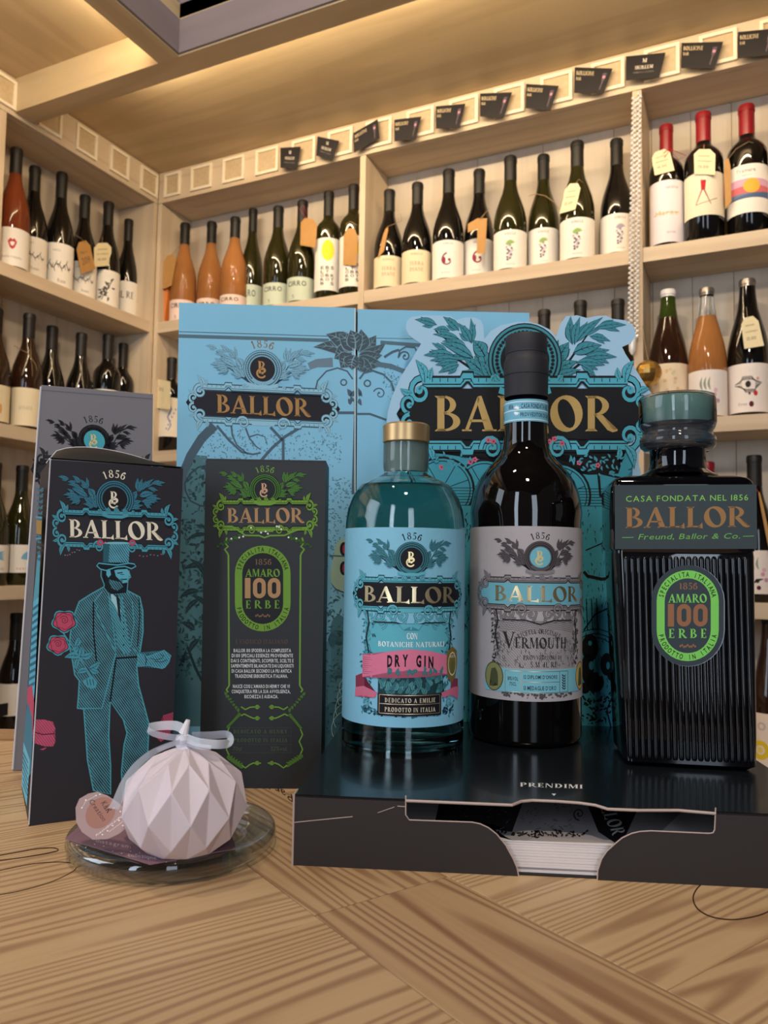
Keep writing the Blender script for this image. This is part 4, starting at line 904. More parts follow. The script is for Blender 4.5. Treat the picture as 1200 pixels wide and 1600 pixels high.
for (l0, d0, l1, d1) in ((LF_+.05, FR_+.05, RT_-.05, FR_+.05), (LF_+.05, B0-.05, RT_-.05, B0-.05), (LF_+.05, FR_+.05, LF_+.05, B0-.05), (RT_-.05, FR_+.05, RT_-.05, B0-.05)):
    a_, b_ = ca(l0, d0)-V(tb.location), ca(l1, d1)-V(tb.location); dd = (b_-a_).normalized(); a_ += dd*.032; b_ -= dd*.032; nn = dd.cross(V((0, 0, 1)))*.01
    z1 = ZT-FLOOR-.0225
    mb = MB(); mb.slab([V((a_.x, a_.y, z1-.08))+nn, V((b_.x, b_.y, z1-.08))+nn, V((b_.x, b_.y, z1-.08))-nn, V((a_.x, a_.y, z1-.08))-nn], (0, 0, .08)); mb.build('apron', wm, tb)
# burned marks
burn = '3a2013'
for st_, w_ in (([(-60,1345),(-20,1346),(20,1342),(60,1336),(85,1331),(91,1328),(84,1325),(60,1326),(20,1333),(-30,1342),(-80,1352)], 1.7), ([(-60,1372),(0,1360),(50,1350),(90,1347),(113,1349),(119,1356),(110,1364),(80,1378),(40,1390),(0,1398),(-60,1405)], 1.4), ([(1100,1378),(1088,1390),(1083,1404),(1090,1420),(1110,1432),(1140,1437),(1170,1434),(1195,1427),(1215,1415)], 2.2)):
    Q3 = []
    for i in range(len(st_)-1):
        p0, p1, p2, p3 = [np.array(st_[min(max(j, 0), len(st_)-1)], float) for j in (i-1, i, i+1, i+2)]
        for t_ in (0, .25, .5, .75): Q3.append(tuple(.5*((2*p1)+(-p0+p2)*t_+(2*p0-5*p1+4*p2-p3)*t_*t_+(-p0+3*p1-3*p2+p3)*t_**3)))
    cv = Cv(); cv.stroke(Q3+[st_[-1]], w_, burn); cv.build('burned_ring', lambda x, y, h: onZ(x, y, ZT)+V((0, 0, h)), tb, inv=Matrix.Translation(-V(tb.location)))
cv = Cv()   # branded writing, read from the other side
cv.set(455, 1246, -1, -.55, .18, 1)
cv.text('Pardel Perl', -2, 92, -6, 8, burn, 'sans'); 
cv.build('branded_writing', lambda x, y, h: onZ(x, y, ZT)+V((0, 0, h)), tb, inv=Matrix.Translation(-V(tb.location)))
# ================================================================ BOXES
def rect_box(name, bl, br, tl_y, depth, label, mats, lid=True, hz=None, base_z=ZT, bevel=.0008, cat='box'):
    """upright carton standing on the table: bl, br = world points of the front foot"""
    d = (br-bl); W_ = d.length; rz = math.atan2(d.y, d.x); H = hz
    t = thing(name, (bl+br)/2+V((0, 0, 0)), label, cat, rz=rz)
    return t, W_, H, rz
def frontplane(bl, br):
    d = (br-bl).normalized(); n = V((d.y, -d.x, 0)); return bl, n
def quad3(bl, br, tl, tr):
    P, n = frontplane(bl, br); return onPlane(*tl, P, n), onPlane(*tr, P, n)
def hexa(mb, F, n, depth, mi=(0, 0, 0), top=True):
    """F = bl, br, tr, tl (world), extruded away from the camera"""
    B = [p-n*depth for p in F]
    v = F+B
    mb.add(v, [(0, 1, 2, 3)], mi[0]); mb.add(v, [(5, 4, 7, 6), (0, 3, 7, 4), (1, 5, 6, 2), (0, 4, 5, 1)], mi[1])
    if top: mb.add(v, [(3, 2, 6, 7)], mi[2])
ink_black = mat('carton_black', '2b292f', .55, spec=.35, vary=.08, vs_=900); ink_dark = mat('carton_inside', '17181a', .6); ink_grey = mat('carton_grey', '77747a', .62, vary=.10, vs_=1500)
ink_green = mat('carton_green_black', '232629', .5, vary=.08, vs_=900); board_white = mat('board_white', 'c9c8cc', .6); case_blue = mat('case_blue', '7dbbd8', .42, vary=.03); case_edge = mat('case_edge', '22292e', .5); board_pink = mat('board_kraft', 'b9a59c', .7)
TEAL, TEALD, BLK = '4f9fb2', '14222a', '211f24'
# ---------------- black carton with the gentleman
A_bl, A_br = onZ(45, 1291, ZT), onZ(266, 1262, ZT)
A_P, A_n = frontplane(A_bl, A_br); A_tl, A_tr = quad3(A_bl, A_br, (79, 712), (286, 738))
A_tr.z = A_tl.z = (A_tl.z+A_tr.z)/2
bA = thing('gift_carton', (A_bl+A_br)/2-A_n*.04, 'black carton printed with a teal gentleman in a top hat holding roses', 'carton')
bA.location.z = ZT
invA = Matrix.Translation(-bA.location)
dA = .088
mb = MB(); hexa(mb, [A_bl, A_br, A_tr, A_tl], A_n, dA, (0, 0, 1), top=False); wpart(mb, 'carton_body', [ink_black, ink_dark], bA, bevel=.0006)
# bowed top flap
mb = MB(); n_ = 14; top = []; 
for i in range(n_+1):
    t_ = i/n_; e = A_tl*(1-t_)+A_tr*t_; bow = math.sin(math.pi*min(1, t_*1.15)**.8 if t_ < .87 else math.pi*t_)*.0
    top.append(e)
rows = []
for j in range(6):
    s_ = j/5; row = []
    for i in range(n_+1):
        t_ = i/n_; e = A_tl*(1-t_)+A_tr*t_-A_n*(dA*s_*.35)
        row.append(e+V((0, 0, .0003+.0125*math.sin(math.pi*t_**.62)**.7*s_**.6)))
    rows.append(row)
vv = [p for r in rows for p in r]; k_ = n_+1
mb.add(vv, [(j*k_+i, j*k_+i+1, (j+1)*k_+i+1, (j+1)*k_+i) for j in range(5) for i in range(n_)])
mb.add([p+V((0, 0, .0009)) for p in vv], [(j*k_+i, j*k_+i+1, (j+1)*k_+i+1, (j+1)*k_+i) for j in range(5) for i in range(n_)])
edge = rows[5]; mb.tube([p+V((0, 0, .0006)) for p in edge], .0007, 6, mi=1)
wpart(mb, 'top_flap', [ink_dark, board_white], bA, smooth=True)
mb = MB(); mb.slab([A_tl-A_n*.031-V((0,0,.001)), A_tr-A_n*.031-V((0,0,.001)), A_tr-A_n*dA-V((0,0,.001)), A_tl-A_n*dA-V((0,0,.001))], (0, 0, .0009)); wpart(mb, 'lid', ink_black, bA)
mb = MB(); mb.tube([A_tl+A_n*.0002, A_tl-A_n*.006+V((0, 0, .001))], .0007, 6); mb.tube([A_bl+A_n*.0001+V((0,0,.001)), A_tl+A_n*.0001], .00045, 6); wpart(mb, 'worn_edge', board_white, bA)
A = planemap(A_P, A_n)
cvA = Cv()
cvA.set(); 
k = 4.286
def a1(x, y): return (20+x/k, 590+y/k)
crest(cvA, 180, 828, 239, pal('3f7f96', '1c3038', '4f9fb2', None, 'f3ead2', BLK, 'f3ead2', 'f3ead2'), slope=.035, lean=.02, cy_off=.2, pw=.85)
cvA.set()
def AP(pts, col): cvA.poly([a1(*p) for p in pts], col)
def AS(pts, w_, col, w1=None, closed=False): cvA.stroke([a1(*p) for p in pts], w_/k, col, None if w1 is None else w1/k, closed)
SUIT = 'hatch_1c2a30_4a93a4'; VEST = 'hatch_56acbd_2d6472'; LIT = 'hatch_5cb2c8_2c5f70'
body = [(612,1400),(520,1452),(445,1500),(418,1570),(398,1640),(385,1720),(380,1800),(400,1900),(415,1990),(445,2030),(440,2130),(432,2215),(475,2222),(486,2360),(500,2560),(540,2765),(655,2790),(655,2600),(642,2400),(652,2170),(740,2290),(765,2380),(745,2460),(728,2640),(735,2800),(900,2800),(905,2480),(912,2320),(880,2200),(842,2060),(830,1940),(850,1845),(872,1700),(870,1560),(850,1470),(765,1425)]
AP(body, SUIT)
AS(body, 9, '4ea3b2', closed=True)
hand = [(835,1842),(900,1868),(960,1850),(1012,1826),(1058,1862),(1045,1905),(1018,1940),(1000,1948),(900,1925),(842,1936)]
AP(hand, LIT); AS(hand, 7, '4ea3b2', closed=True)
AS([(880,1858),(895,1890),(888,1925)], 6, '1c2a30'); AS([(920,1880),(960,1890),(1000,1880)], 4, '1c2a30'); AS([(950,1900),(1000,1905),(1030,1890)], 4, '1c2a30'); AS([(985,1850),(1010,1865),(1000,1880)], 4, '1c2a30')
# waistcoat, lapels, coat edge
AP([(640,1460),(735,1470),(770,1700),(790,1830),(770,1860),(735,1840),(700,1790),(680,1640)], VEST)
AP([(655,1440),(690,1470),(725,1560),(720,1600),(690,1540),(660,1490)], 'a7d6de'); AP([(690,1450),(715,1480),(725,1640),(708,1600)], '1c2a30')
for y_ in (1595, 1640, 1685, 1730, 1790): cvA.ell(*a1(742, y_), 1.3, 1.3, '1c2a30', 8)
AS([(600,1430),(545,1500),(570,1530),(555,1560),(620,1700),(690,1845)], 7, '4ea3b2'); AS([(640,1440),(650,1540),(670,1640),(690,1830)], 6, '4ea3b2')
AS([(690,1845),(650,2000),(597,2215),(432,2215)], 8, '4ea3b2'); AS([(760,1430),(800,1500),(812,1650),(790,1800),(835,1842)], 6, '4ea3b2')
AS([(540,1500),(540,1700),(560,1900)], 9, '10181c'); AS([(845,1480),(850,1600),(835,1800)], 6, '10181c')
AS([(690,1880),(830,1870)], 12, '10181c'); AS([(652,2170),(690,1890)], 10, '10181c')
# head: beard, face, ear, hat
AP([(600,1270),(770,1280),(776,1340),(765,1395),(760,1440),(700,1430),(655,1450),(612,1405),(618,1340)], '17222a')
AP([(680,1290),(762,1272),(776,1300),(788,1335),(770,1345),(768,1372),(735,1378),(735,1345),(712,1350),(690,1330)], '62b6cc')
AP([(628,1285),(650,1280),(658,1320),(640,1340),(626,1320)], '62b6cc'); AP([(640,1350),(720,1370),(740,1400),(700,1428),(660,1410)], 'hatch_17222a_4a93a4')
AS([(700,1310),(735,1305)], 7, '17222a'); AS([(720,1318),(745,1318)], 4, '17222a'); AS([(735,1352),(765,1350)], 7, '17222a'); AS([(775,1330),(790,1338),(775,1345)], 3, '17222a')
AP([(608,1108),(783,1108),(776,1240),(604,1240)], LIT); AP([(608,1108),(650,1108),(640,1240),(604,1240)], '2d6472')
cvA.ell(*a1(695, 1108), 88/k, 8/k, '7cc4d4', 20)
AP([(560,1258),(572,1240),(605,1238),(690,1250),(776,1240),(818,1250),(824,1266),(790,1280),(745,1262),(690,1268),(620,1290),(585,1280)], '17222a')
AS([(562,1260),(575,1243),(640,1250),(700,1255),(776,1243),(812,1248),(824,1264),(795,1280),(750,1264),(690,1270),(625,1292),(585,1282)], 8, '5cb2c8', closed=True)
AS([(592,1290),(590,1330),(610,1380),(612,1400)], 7, '4ea3b2'); AS([(776,1290),(790,1338),(772,1350),(768,1400),(765,1425)], 6, '4ea3b2')
# sleeve glove, leaves, roses
AP([(470,2030),(530,1995),(565,2040),(555,2078),(520,2085),(480,2060)], '4f9fb2')
for x_ in (495, 515, 535): AS([(x_, 2020), (x_+8, 2060)], 4, '17222a')
for q in ((455,1870,345,1875,45),(450,1870,540,1840,45),(450,1870,455,1800,40),(500,1960,430,1980,40),(510,1950,585,1900,40),(520,1950,580,1975,36),(440,1880,430,1950,36),(420,1800,440,1735,40),(400,1830,440,1800,40)):
    x0, y0 = a1(q[0], q[1]); x1, y1 = a1(q[2], q[3]); cvA.leaf(x0, y0, x1, y1, q[4]/k, '4f9fb2', '17222a')
AS([(330,1700),(400,1800),(450,1880),(520,2000)], 8, '4f9fb2')
for cx_, cy_, r_ in ((345, 1632, 72), (303, 1790, 64)):
    P_ = [a1(cx_+r_*(1+.12*math.sin(5*t_))*math.cos(t_)*1.02, cy_+r_*(1+.12*math.sin(5*t_))*math.sin(t_)*.9) for t_ in [i*math.pi/14 for i in range(28)]]
    cvA.stroke(P_, 4.4, '4ea3b2', closed=True); cvA.poly(P_, '1c2a30')
    cvA.poly([(a1(cx_, cy_)[0]+(p[0]-a1(cx_, cy_)[0])*.93, a1(cx_, cy_)[1]+(p[1]-a1(cx_, cy_)[1])*.93) for p in P_], 'c4506c')
    x_, y_ = a1(cx_, cy_); scroll(cvA, x_, y_-2, r_*.42/k, 200, 1.6, '6b2138', 1.1, .6, n=22)
    for t_ in (20, 80, 140, 200, 260, 320): cvA.arc(x_+r_*.45/k*math.cos(math.radians(t_)), y_+r_*.4/k*math.sin(math.radians(t_)), r_*.36/k, .8, t_-60, t_+70, '6b2138', 8)
# pink flourishes of the frame and ribbon wrapping round the corners
for x_ in (585, 800): cvA.ring(*a1(x_, 1105), 2.2, 5, 'c4506c', 12)
for i in range(14):
    x_, y_ = a1(350+i*16 if i < 7 else 850+(i-7)*24, 1190-(i if i < 7 else 0)*6+random.uniform(-8, 8)); cvA.ell(x_, y_, 1.3, .9, 'c4506c' if i % 2 else '4f9fb2', 6)
AP([(150,2290),(210,2290),(268,2305),(285,2350),(270,2380),(285,2440),(270,2470),(215,2470),(135,2445),(132,2380)], 'hatch_cf5577_a53d5c'); AS([(148,2375),(200,2390),(275,2385)], 7, '5c1f33'); AP([(180,2490),(230,2475),(205,2495)], 'c4506c')
AP([(1005,2262),(1075,2240),(1072,2300),(1050,2400),(990,2440),(950,2400),(1010,2330)], 'hatch_b34262_8c3350')
AS([(632,1108),(620,1100),(600,1115)], 6, 'c4506c')
cvA.build('front_print', A, bA, inv=invA)
# left side print
dS = (A_bl-A_tl).normalized(); nS = A_n.cross(V((0, 0, 1))); 
if nS.dot(CR) > 0: nS = -nS
S0 = planemap(A_bl, nS); cvS = Cv()
def S(x, y, h):   # keep the print on the side panel
    p = S0(x, y, h); d_ = (A_bl-p).dot(A_n); k_ = min(max(d_, .0005), dA-.001); p = p-A_n*(k_-d_); p.z = max(p.z, ZT+.002); return p
LB = '5bb4cf'
cvS.poly([(52,940),(66,935),(61,1000),(56,1080),(50,1130),(40,1160),(46,1050)], LB)
for i in range(12): cvS.poly([(51-i*.7,950+i*11),(62-i*.7,944+i*11),(61.6-i*.7,949+i*11),(50.6-i*.7,955+i*11)], '2d6f86')
cvS.poly([(58,872),(62,860),(68,868),(67,935),(52,940),(56,900)], '4f9fb2')
for y_ in range(760, 870, 9): cvS.leaf(62, y_+8, 70, y_, 5, '3f7f96', '14222a'); cvS.leaf(62, y_+8, 57, y_+3, 4, '3f7f96', '14222a')
cvS.rect(57, 812, 69, 834, 'a8864a'); cvS.stroke([(56,808),(71,806)], 3, TEAL); cvS.stroke([(56,842),(69,840)], 3, TEAL)
cvS.poly([(43,1075),(50,1070),(58,1110),(60,1150),(54,1170),(47,1165),(49,1120),(42,1100)], 'c4506c')
cvS.poly([(37,1155),(43,1095),(50,1120),(51,1150),(49,1210),(34,1250)], '3f7f96')
cvS.poly([(36,1155),(47,1188),(42,1260),(31,1215)], '6cc2d8')
for i in range(7): cvS.stroke([(35+i*.2,1170+i*9),(44,1192+i*9)], 1.2, '2d6f86')
cvS.build('side_print', S, bA, inv=invA)
# ---------------- grey carton behind
G_bl, G_br = onZ(20, 1204, ZT+.0005), onZ(232, 1190, ZT+.0005)
G_P, G_n = frontplane(G_bl, G_br); G_tl, G_tr = quad3(G_bl, G_br, (64, 604), (239, 618)); G_tl.z = G_tr.z = (G_tl.z+G_tr.z)/2
bG = thing('gift_carton', V(((G_bl+G_br)/2-G_n*.03).xy.to_tuple()+(ZT,)), 'tall grey carton with black leaf crest standing behind the gentleman carton', 'carton')
mb = MB(); hexa(mb, [G_bl, G_br, G_tr, G_tl], G_n, .07); wpart(mb, 'carton_body', [ink_grey], bG, bevel=.0006)
mb = MB(); mb.tube([G_bl+V((0, 0, .001)), G_tl], .0008, 6); wpart(mb, 'edge_highlight', board_white, bG)  # pale strip painting in the highlight down the carton's left edge
mb = MB(); mb.slab([G_tl+G_n*.0003-V((0,0,.003)), G_tr+G_n*.0003-V((0,0,.003)), G_tr+G_n*.0003+V((0,0,.0012)), G_tl+G_n*.0003+V((0,0,.0012))], -G_n*.066); wpart(mb, 'lid', ink_grey, bG, bevel=.0004)
cv = Cv(); crest(cv, 150, 740, 205, pal('2a292e', None, '2a292e', '2a292e', 'a8864a', '49a8b5', 'd9c68a', '2a292e'), slope=.06, lean=.05, cy_off=.25, text_w=.3)
cv.build('front_print', planemap(G_P, G_n), bG, inv=Matrix.Translation(-bG.location))
# ---------------- dark green-printed carton
K_bl, K_br = onZ(311, 1231, ZT), onZ(501, 1233, ZT)
K_P, K_n = frontplane(K_bl, K_br); K_tl, K_tr = quad3(K_bl, K_br, (321.5, 719), (509, 722)); K_tl.z = K_tr.z = (K_tl.z+K_tr.z)/2
bK = thing('gift_carton', V(((K_bl+K_br)/2-K_n*.022).xy.to_tuple()+(ZT,)), 'black carton printed in green and copper, between the gentleman carton and the clear gin bottle', 'carton')
mb = MB(); hexa(mb, [K_bl, K_br, K_tr, K_tl], K_n, .046); wpart(mb, 'carton_body', [ink_green], bK, bevel=.0007)
mb = MB(); mb.slab([K_tl+K_n*-.002+V((0,0,.0001)), K_tr+K_n*-.002+V((0,0,.0001)), K_tr-K_n*.045+V((0,0,.0001)), K_tl-K_n*.045+V((0,0,.0001))], (0, 0, .0014)); wpart(mb, 'lid', ink_green, bK, bevel=.0003)
cv = Cv(); GR = '6f9a3c'; GD = '14170f'; CO = 'b08a62'
crest(cv, 414.5, 805.5, 197, pal('4a7a38', GD, GR, None, CO, '26282b', 'c9a184', GR), slope=0.0, lean=.01, cy_off=.205, text_w=.305, pw=.86)
cv.set()
kk = 5.714
def g1_(x, y): return (310+x/kk, 700+y/kk)
def GS(pts, w_, col): cv.stroke([g1_(*p) for p in pts], w_/kk, col)
GS([(180,700),(300,700),(420,780),(540,782),(590,800),(640,782),(770,780),(860,740),(1000,700)], 14, GR)
for sx in (1, -1):
    def m(x, y, sx=sx): return (590+sx*(x-590)-(0 if sx > 0 else 0), y)
    GS([m(925,800),(m(940,850)),(m(915,880)),(m(945,905)),(m(920,940)),(m(912,960)),(m(905,2120)),(m(930,2160)),(m(915,2180))], 15, GR)
    for i in range(10): cv.leaf(*g1_(*m(800+i*22, 800+i*8)), *g1_(*m(830+i*20, 770+i*10+(30 if i % 2 else 0))), 5, '3d6a2a', GD)
    for i in range(12): cv.leaf(*g1_(*m(930-i*10, 2210+i*10)), *g1_(*m(950-i*12, 2190+i*14+(20 if i % 2 else -14))), 4, '557f34', GD)
    GS([m(800,2310),(m(760,2335)),(m(720,2315)),(m(690,2312)),(m(630,2312))], 12, GR)
    GS([m(800,2390),(m(770,2375)),(m(720,2400)),(m(690,2412)),(m(630,2412))], 12, GR)
    GS([m(900,2480),(m(930,2560)),(m(900,2620)),(m(930,2690)),(m(900,2760))], 12, GR)
    for i in range(12): cv.leaf(*g1_(*m(930-i*10, 2770+i*6)), *g1_(*m(900-i*12, 2740+i*8+(22 if i % 2 else -14))), 4, '557f34', GD); cv.leaf(*g1_(*m(800+i*9, 2390+i*8)), *g1_(*m(830+i*9, 2370+i*12)), 4, '557f34', GD)
    GS([m(790,2830),(m(760,2855)),(m(720,2825)),(m(690,2812)),(m(620,2812))], 12, GR)
    for yy in (2312, 2412, 2812): cv.ring(*g1_(*m(655, yy)), 1.6, 3.4, GR, 12)
# small white flowers
for x_, y_ in ((470,712),(720,705),(740,725),(700,700),(560,755),(600,745),(620,765),(295,810),(365,800),(400,790),(805,798),(875,808)): cv.ell(*g1_(x_, y_), 1.6, 1.6, 'e8e8e0', 6)
# oval badge
def badge(cv, cx, cy, w_, h_, t_, col, inkc, bg, slope=0, brown='8a6a50', rim=None):
    def capsule(rx, hy, n=16):
        return [(cx+rx*math.cos(math.pi*i/n), cy-(hy-rx)-rx*math.sin(math.pi*i/n)) for i in range(n+1)]+[(cx-rx*math.cos(math.pi*i/n), cy+(hy-rx)+rx*math.sin(math.pi*i/n)) for i in range(n+1)]
    if rim: cv.poly(capsule(w_/2+rim, h_/2+rim), bg)
    cv.poly(capsule(w_/2, h_/2), col); cv.poly(capsule(w_/2-t_, h_/2-t_), bg)
    r = w_/2-t_*.5; 
    cv.set(cx, cy-(h_/2-w_/2), 1, 0, 0, -1); cv.arctext('SPECIALITA ITALIANA', 0, 0, r-t_*.32, 172, 8, t_*.64, inkc, 'bold', wk=t_*.42)
    cv.set(cx, cy+(h_/2-w_/2), 1, 0, 0, -1); cv.arctext('PRODOTTO IN ITALIA', 0, 0, r-t_*.32, 188, 352, t_*.64, inkc, 'bold', wk=t_*.42, inward=True)
    cv.set(cx, cy, w_, 0, 0, -w_)
    cv.text('1856', -.14, .16, .425, .53, brown); cv.text('AMARO', -.31, .31, .21, .35, col, sp=.02)
    # heavy sans hundred
    y0, y1 = -.175, .19
    cv.rect(-.32, y0, -.22, y1, CO if col == GR else brown)
    cc = CO if col == GR else brown
    for c_ in (-.06, .205):
        pts = []
        w2, h2 = .115, (y1-y0)/2
        for q in arcq(c_, (y0+y1)/2+h2-w2, w2, w2, .075, .075, 0, 180, 10)+arcq(c_, (y0+y1)/2-h2+w2, w2, w2, .075, .075, 180, 360, 10): cv._add(q, cc)
        for sx in (-1, 1): cv.rect(c_+sx*w2, y0+w2, c_+sx*(w2-.075), y1-w2, cc)
    cv.text('ERBE', -.31, .31, -.36, -.21, col, sp=.35)
    for i in range(9): cv.ell(-.12+i*.03, -.49+.015*math.sin(i*2), .016, .022, brown, 6)
    cv.set()
badge(cv, 410.5, 919.5, 87, 134, 11.5, GR, '20281a', '26282b', brown='7d5f4c')
cv.text("L'ESOTICO ITALIANO", 368, 450, 1006, 999, '5f4a42')
y_ = 1019
for s_, x0, x1 in (('BALLOR 100 SFODERA LA COMPLESSITA', 365, 455), ('DI 100 SPECIALI ESSENZE PROVENIENTE', 362, 458), ('DAI 5 CONTINENTI, SCOPERTE, SCELTE E', 361, 459), ('SAPIENTEMENTE BILANCIATE DAI LIQUORISTI', 361, 459), ('DI CASA BALLOR SECONDO LA PIU ANTICA', 362, 456), ('TRADIZIONE ERBORISTICA ITALIANA.', 367, 450), None, ("NASCE COSI L'AMARO DI HENRY CHE VI", 364, 453), ('CONQUISTERA PER LA SUA AVVOLGENZA,', 362, 454), ('RICCHEZZA E AUDACIA.', 382, 435)) if False else []: pass
TXT = [('BALLOR 100 SFODERA LA COMPLESSITA', 365, 455), ('DI 100 SPECIALI ESSENZE PROVENIENTE', 362, 458), ('DAI 5 CONTINENTI, SCOPERTE, SCELTE E', 361, 459), ('SAPIENTEMENTE BILANCIATE DAI LIQUORISTI', 361, 459), ('DI CASA BALLOR SECONDO LA PIU ANTICA', 362, 456), ('TRADIZIONE ERBORISTICA ITALIANA.', 367, 450), None, ("NASCE COSI L'AMARO DI HENRY CHE VI", 364, 453), ('CONQUISTERA PER LA SUA AVVOLGENZA,', 362, 454), ('RICCHEZZA E AUDACIA.', 382, 435)]
for it in TXT:
    if it: cv.text(it[0], it[1], it[2], y_, y_-5.6, 'dcdcdc', 'bold')
    y_ += 8.0
for (x0, y0, x1, y1) in ((360,1137,455,1137),(360,1150,455,1150),(359,1163,455,1163),(359,1176,454,1176),(360,1137,359,1176),(455,1137,454,1176)): cv.stroke([(x0, y0), (x1, y1)], .6, '44484a')
cv.text('DEDICATO A HENRY', 365, 449, 1146, 1140, '4e5f46', sp=.2); cv.text('PRODOTTO IN ITALIA', 365, 449, 1159.5, 1153.5, '4e5f46', sp=.2); cv.text('70cl', 364, 378, 1173, 1166, '4e5f46', 'sans'); cv.text('32%vol.', 423, 450, 1173, 1166, '4e5f46', 'sans')
cv.build('front_print', planemap(K_P, K_n), bK, inv=Matrix.Translation(-bK.location))
# ---------------- large pale blue case with two doors
def latd(px, D): p = ray(px, 877)*D; return V((p.x, p.y, ZT))
C0, C1, C2 = latd(278, .648), latd(556.5, .655), latd(832, .658)
bC = thing('gift_case', V(((C0+C2)/2+FWDV*.03).xy.to_tuple()+(ZT,)), 'large pale blue two-door gift case standing behind the bottles', 'case')
invC = Matrix.Translation(-bC.location); gap = .0016
dl = (C1-C0).normalized(); dr = (C2-C1).normalized()
for nm, a_, b_, t0, t1, dd in (('left_door', C0, C1-dl*gap, (280,471), (556,483), dl), ('right_door', C1+dr*gap, C2, (559,483), (827,489), dr)):
    n_ = V((dd.y, -dd.x, 0)); P_ = a_
    tl_, tr_ = onPlane(*t0, P_, n_), onPlane(*t1, P_, n_)
    zt = .216 
    F_ = [a_, b_, V((tr_.x, tr_.y, (tl_.z+tr_.z)/2)), V((tl_.x, tl_.y, (tl_.z+tr_.z)/2))]
    mb = MB(); hexa(mb, F_, n_, .007); wpart(mb, 'door', [case_blue], bC, bevel=.0012)
    if nm == 'left_door': nL, PL, ztop_ = n_, P_, F_[2].z
    else: nR, PR = n_, P_
mb = MB(); a_, b_ = C0-nL*.0072+dl*.002, C2-nR*.0072-dr*.002
mb.slab([a_+V((0,0,.001)), b_+V((0,0,.001)), b_+FWDV*.075+V((0,0,.001)), a_+FWDV*.075+V((0,0,.001))], (0, 0, ztop_-ZT-.002)); wpart(mb, 'case_body', case_edge, bC, bevel=.001)
INKD = '4c6272'; FOL = '3c5f6b'
cv = Cv(); kc = 4.0
def c1_(x, y): return (270+x/kc, 460+y/kc)
def CS(pts, w_, col, w1=None): cv.stroke([c1_(*p) for p in pts], w_/kc, col, None if w1 is None else w1/kc)
CS([(38,233),(1000,262)], 5, INKD); CS([(36,260),(975,288)], 22, '55707f')
# foliage blobs low on the door, colours darker towards the bottom
rnd = random.Random(4)
DT = '2f4c50'
cv.poly([c1_(*p) for p in [(20,1150),(60,1060),(110,1000),(215,1010),(215,2700),(-5,2700),(10,1600)]], '4d7780')
for i in range(420):
    x_ = rnd.uniform(150, 1050); y_ = rnd.gauss(950, 75)
    if not 840 < y_ < 1110: continue
    an = rnd.uniform(0, 6.28); L_ = rnd.uniform(9, 20); p0 = c1_(x_, y_); p1 = c1_(x_+L_*math.cos(an), y_+L_*math.sin(an)); cv.leaf(*p0, *p1, 1.6, rnd.choice(['5c8696', '4f7583', '6b98a8']))
for i in range(330):
    x_ = rnd.uniform(30, 230); y_ = rnd.uniform(1050, 2400); an = rnd.uniform(0, 6.28); L_ = rnd.uniform(14, 46); p0 = c1_(x_, y_); p1 = c1_(x_+L_*math.cos(an), y_+L_*math.sin(an)); cv.leaf(*p0, *p1, rnd.uniform(2, 5), rnd.choice(['2f4c50', '294246', '3b5f64']))
for i in range(260):
    x_ = rnd.uniform(960, 1120); y_ = 1150+abs(rnd.gauss(0, 500)); an = rnd.uniform(0, 6.28); L_ = rnd.uniform(10, 24)
    if y_ > 2600: continue
    p0 = c1_(x_, y_); p1 = c1_(x_+L_*math.cos(an), y_+L_*math.sin(an)); cv.leaf(*p0, *p1, 2, rnd.choice(['5c8696', '4f7583', '6b98a8']))
for x0_, x1_, yt, c_ in ((505, 556, 1000, '5b8fa0'), (505, 556, 1050, '4b7c8d'), (505, 556, 1100, '3a6473')): cv.poly([(x0_, yt+8), (x0_+12, yt-3), (x0_+24, yt+4), (x0_+38, yt-5), (x1_, yt+3), (x1_, 1175), (x0_, 1175)], c_)  # stacked bands, each darker towards the foot of the door
cv.ell(530, 985, 14, 24, '4b7c8d', 18); cv.rect(517, 985, 543, 1060, '4b7c8d'); cv.ell(519, 1000, 6, 12, '3a6473', 12)
for i in range(170):
    x_, y_ = rnd.uniform(508, 554), rnd.uniform(930, 1165); an = rnd.uniform(0, 6.28); L_ = rnd.uniform(4, 10); cv.leaf(x_, y_, x_+L_*math.cos(an), y_+L_*math.sin(an), 2.6, rnd.choice(['2c4a55', '3a6473', '3f6d7c']))
for k_ in range(5): cv.arc(548, 1075+k_*16, 18+3*k_, .7, 150, 290, 'a9d0da', 10)
# ironwork
CS([(260,820),(180,900),(110,1010),(60,1130),(40,1260)], 60, '4a5f6c', 50)
CS([(275,820),(350,910),(430,985),(500,1000),(550,990)], 16, INKD, 10); CS([(365,815),(372,880),(400,940),(470,1000)], 12, INKD, 8); CS([(455,835),(480,900),(520,950),(550,970)], 12, INKD, 6)
CS([(480,890),(530,875),(575,890),(590,940)], 10, INKD, 5); CS([(610,830),(690,915),(690,1040)], 18, INKD); CS([(800,830),(700,890),(620,960),(550,1040)], 18, INKD)
CS([(80,1230),(75,1180),(110,1120),(160,1080),(210,1070)], 10, '33474f'); CS([(80,1230),(110,1290),(170,1320),(215,1325)], 10, '33474f')
CS([(890,600),(905,540),(960,480),(1030,460),(1090,480),(1125,530)], 10, INKD); CS([(1010,740),(1140,740)], 18, INKD); CS([(1145,470),(1140,740),(1125,1250)], 16, INKD)
cv.ring(*c1_(1068, 550), 3.4, 5.6, INKD, 20); CS([(850,450),(900,430),(1000,425)], 45, '6a8290', 60)
for q in ((1110,640,1090,590,30),(1110,640,1130,600,30),(1110,690,1095,650,26),(1110,640,1140,670,24)): cv.leaf(*c1_(q[0],q[1]), *c1_(q[2],q[3]), q[4]/kc, INKD)
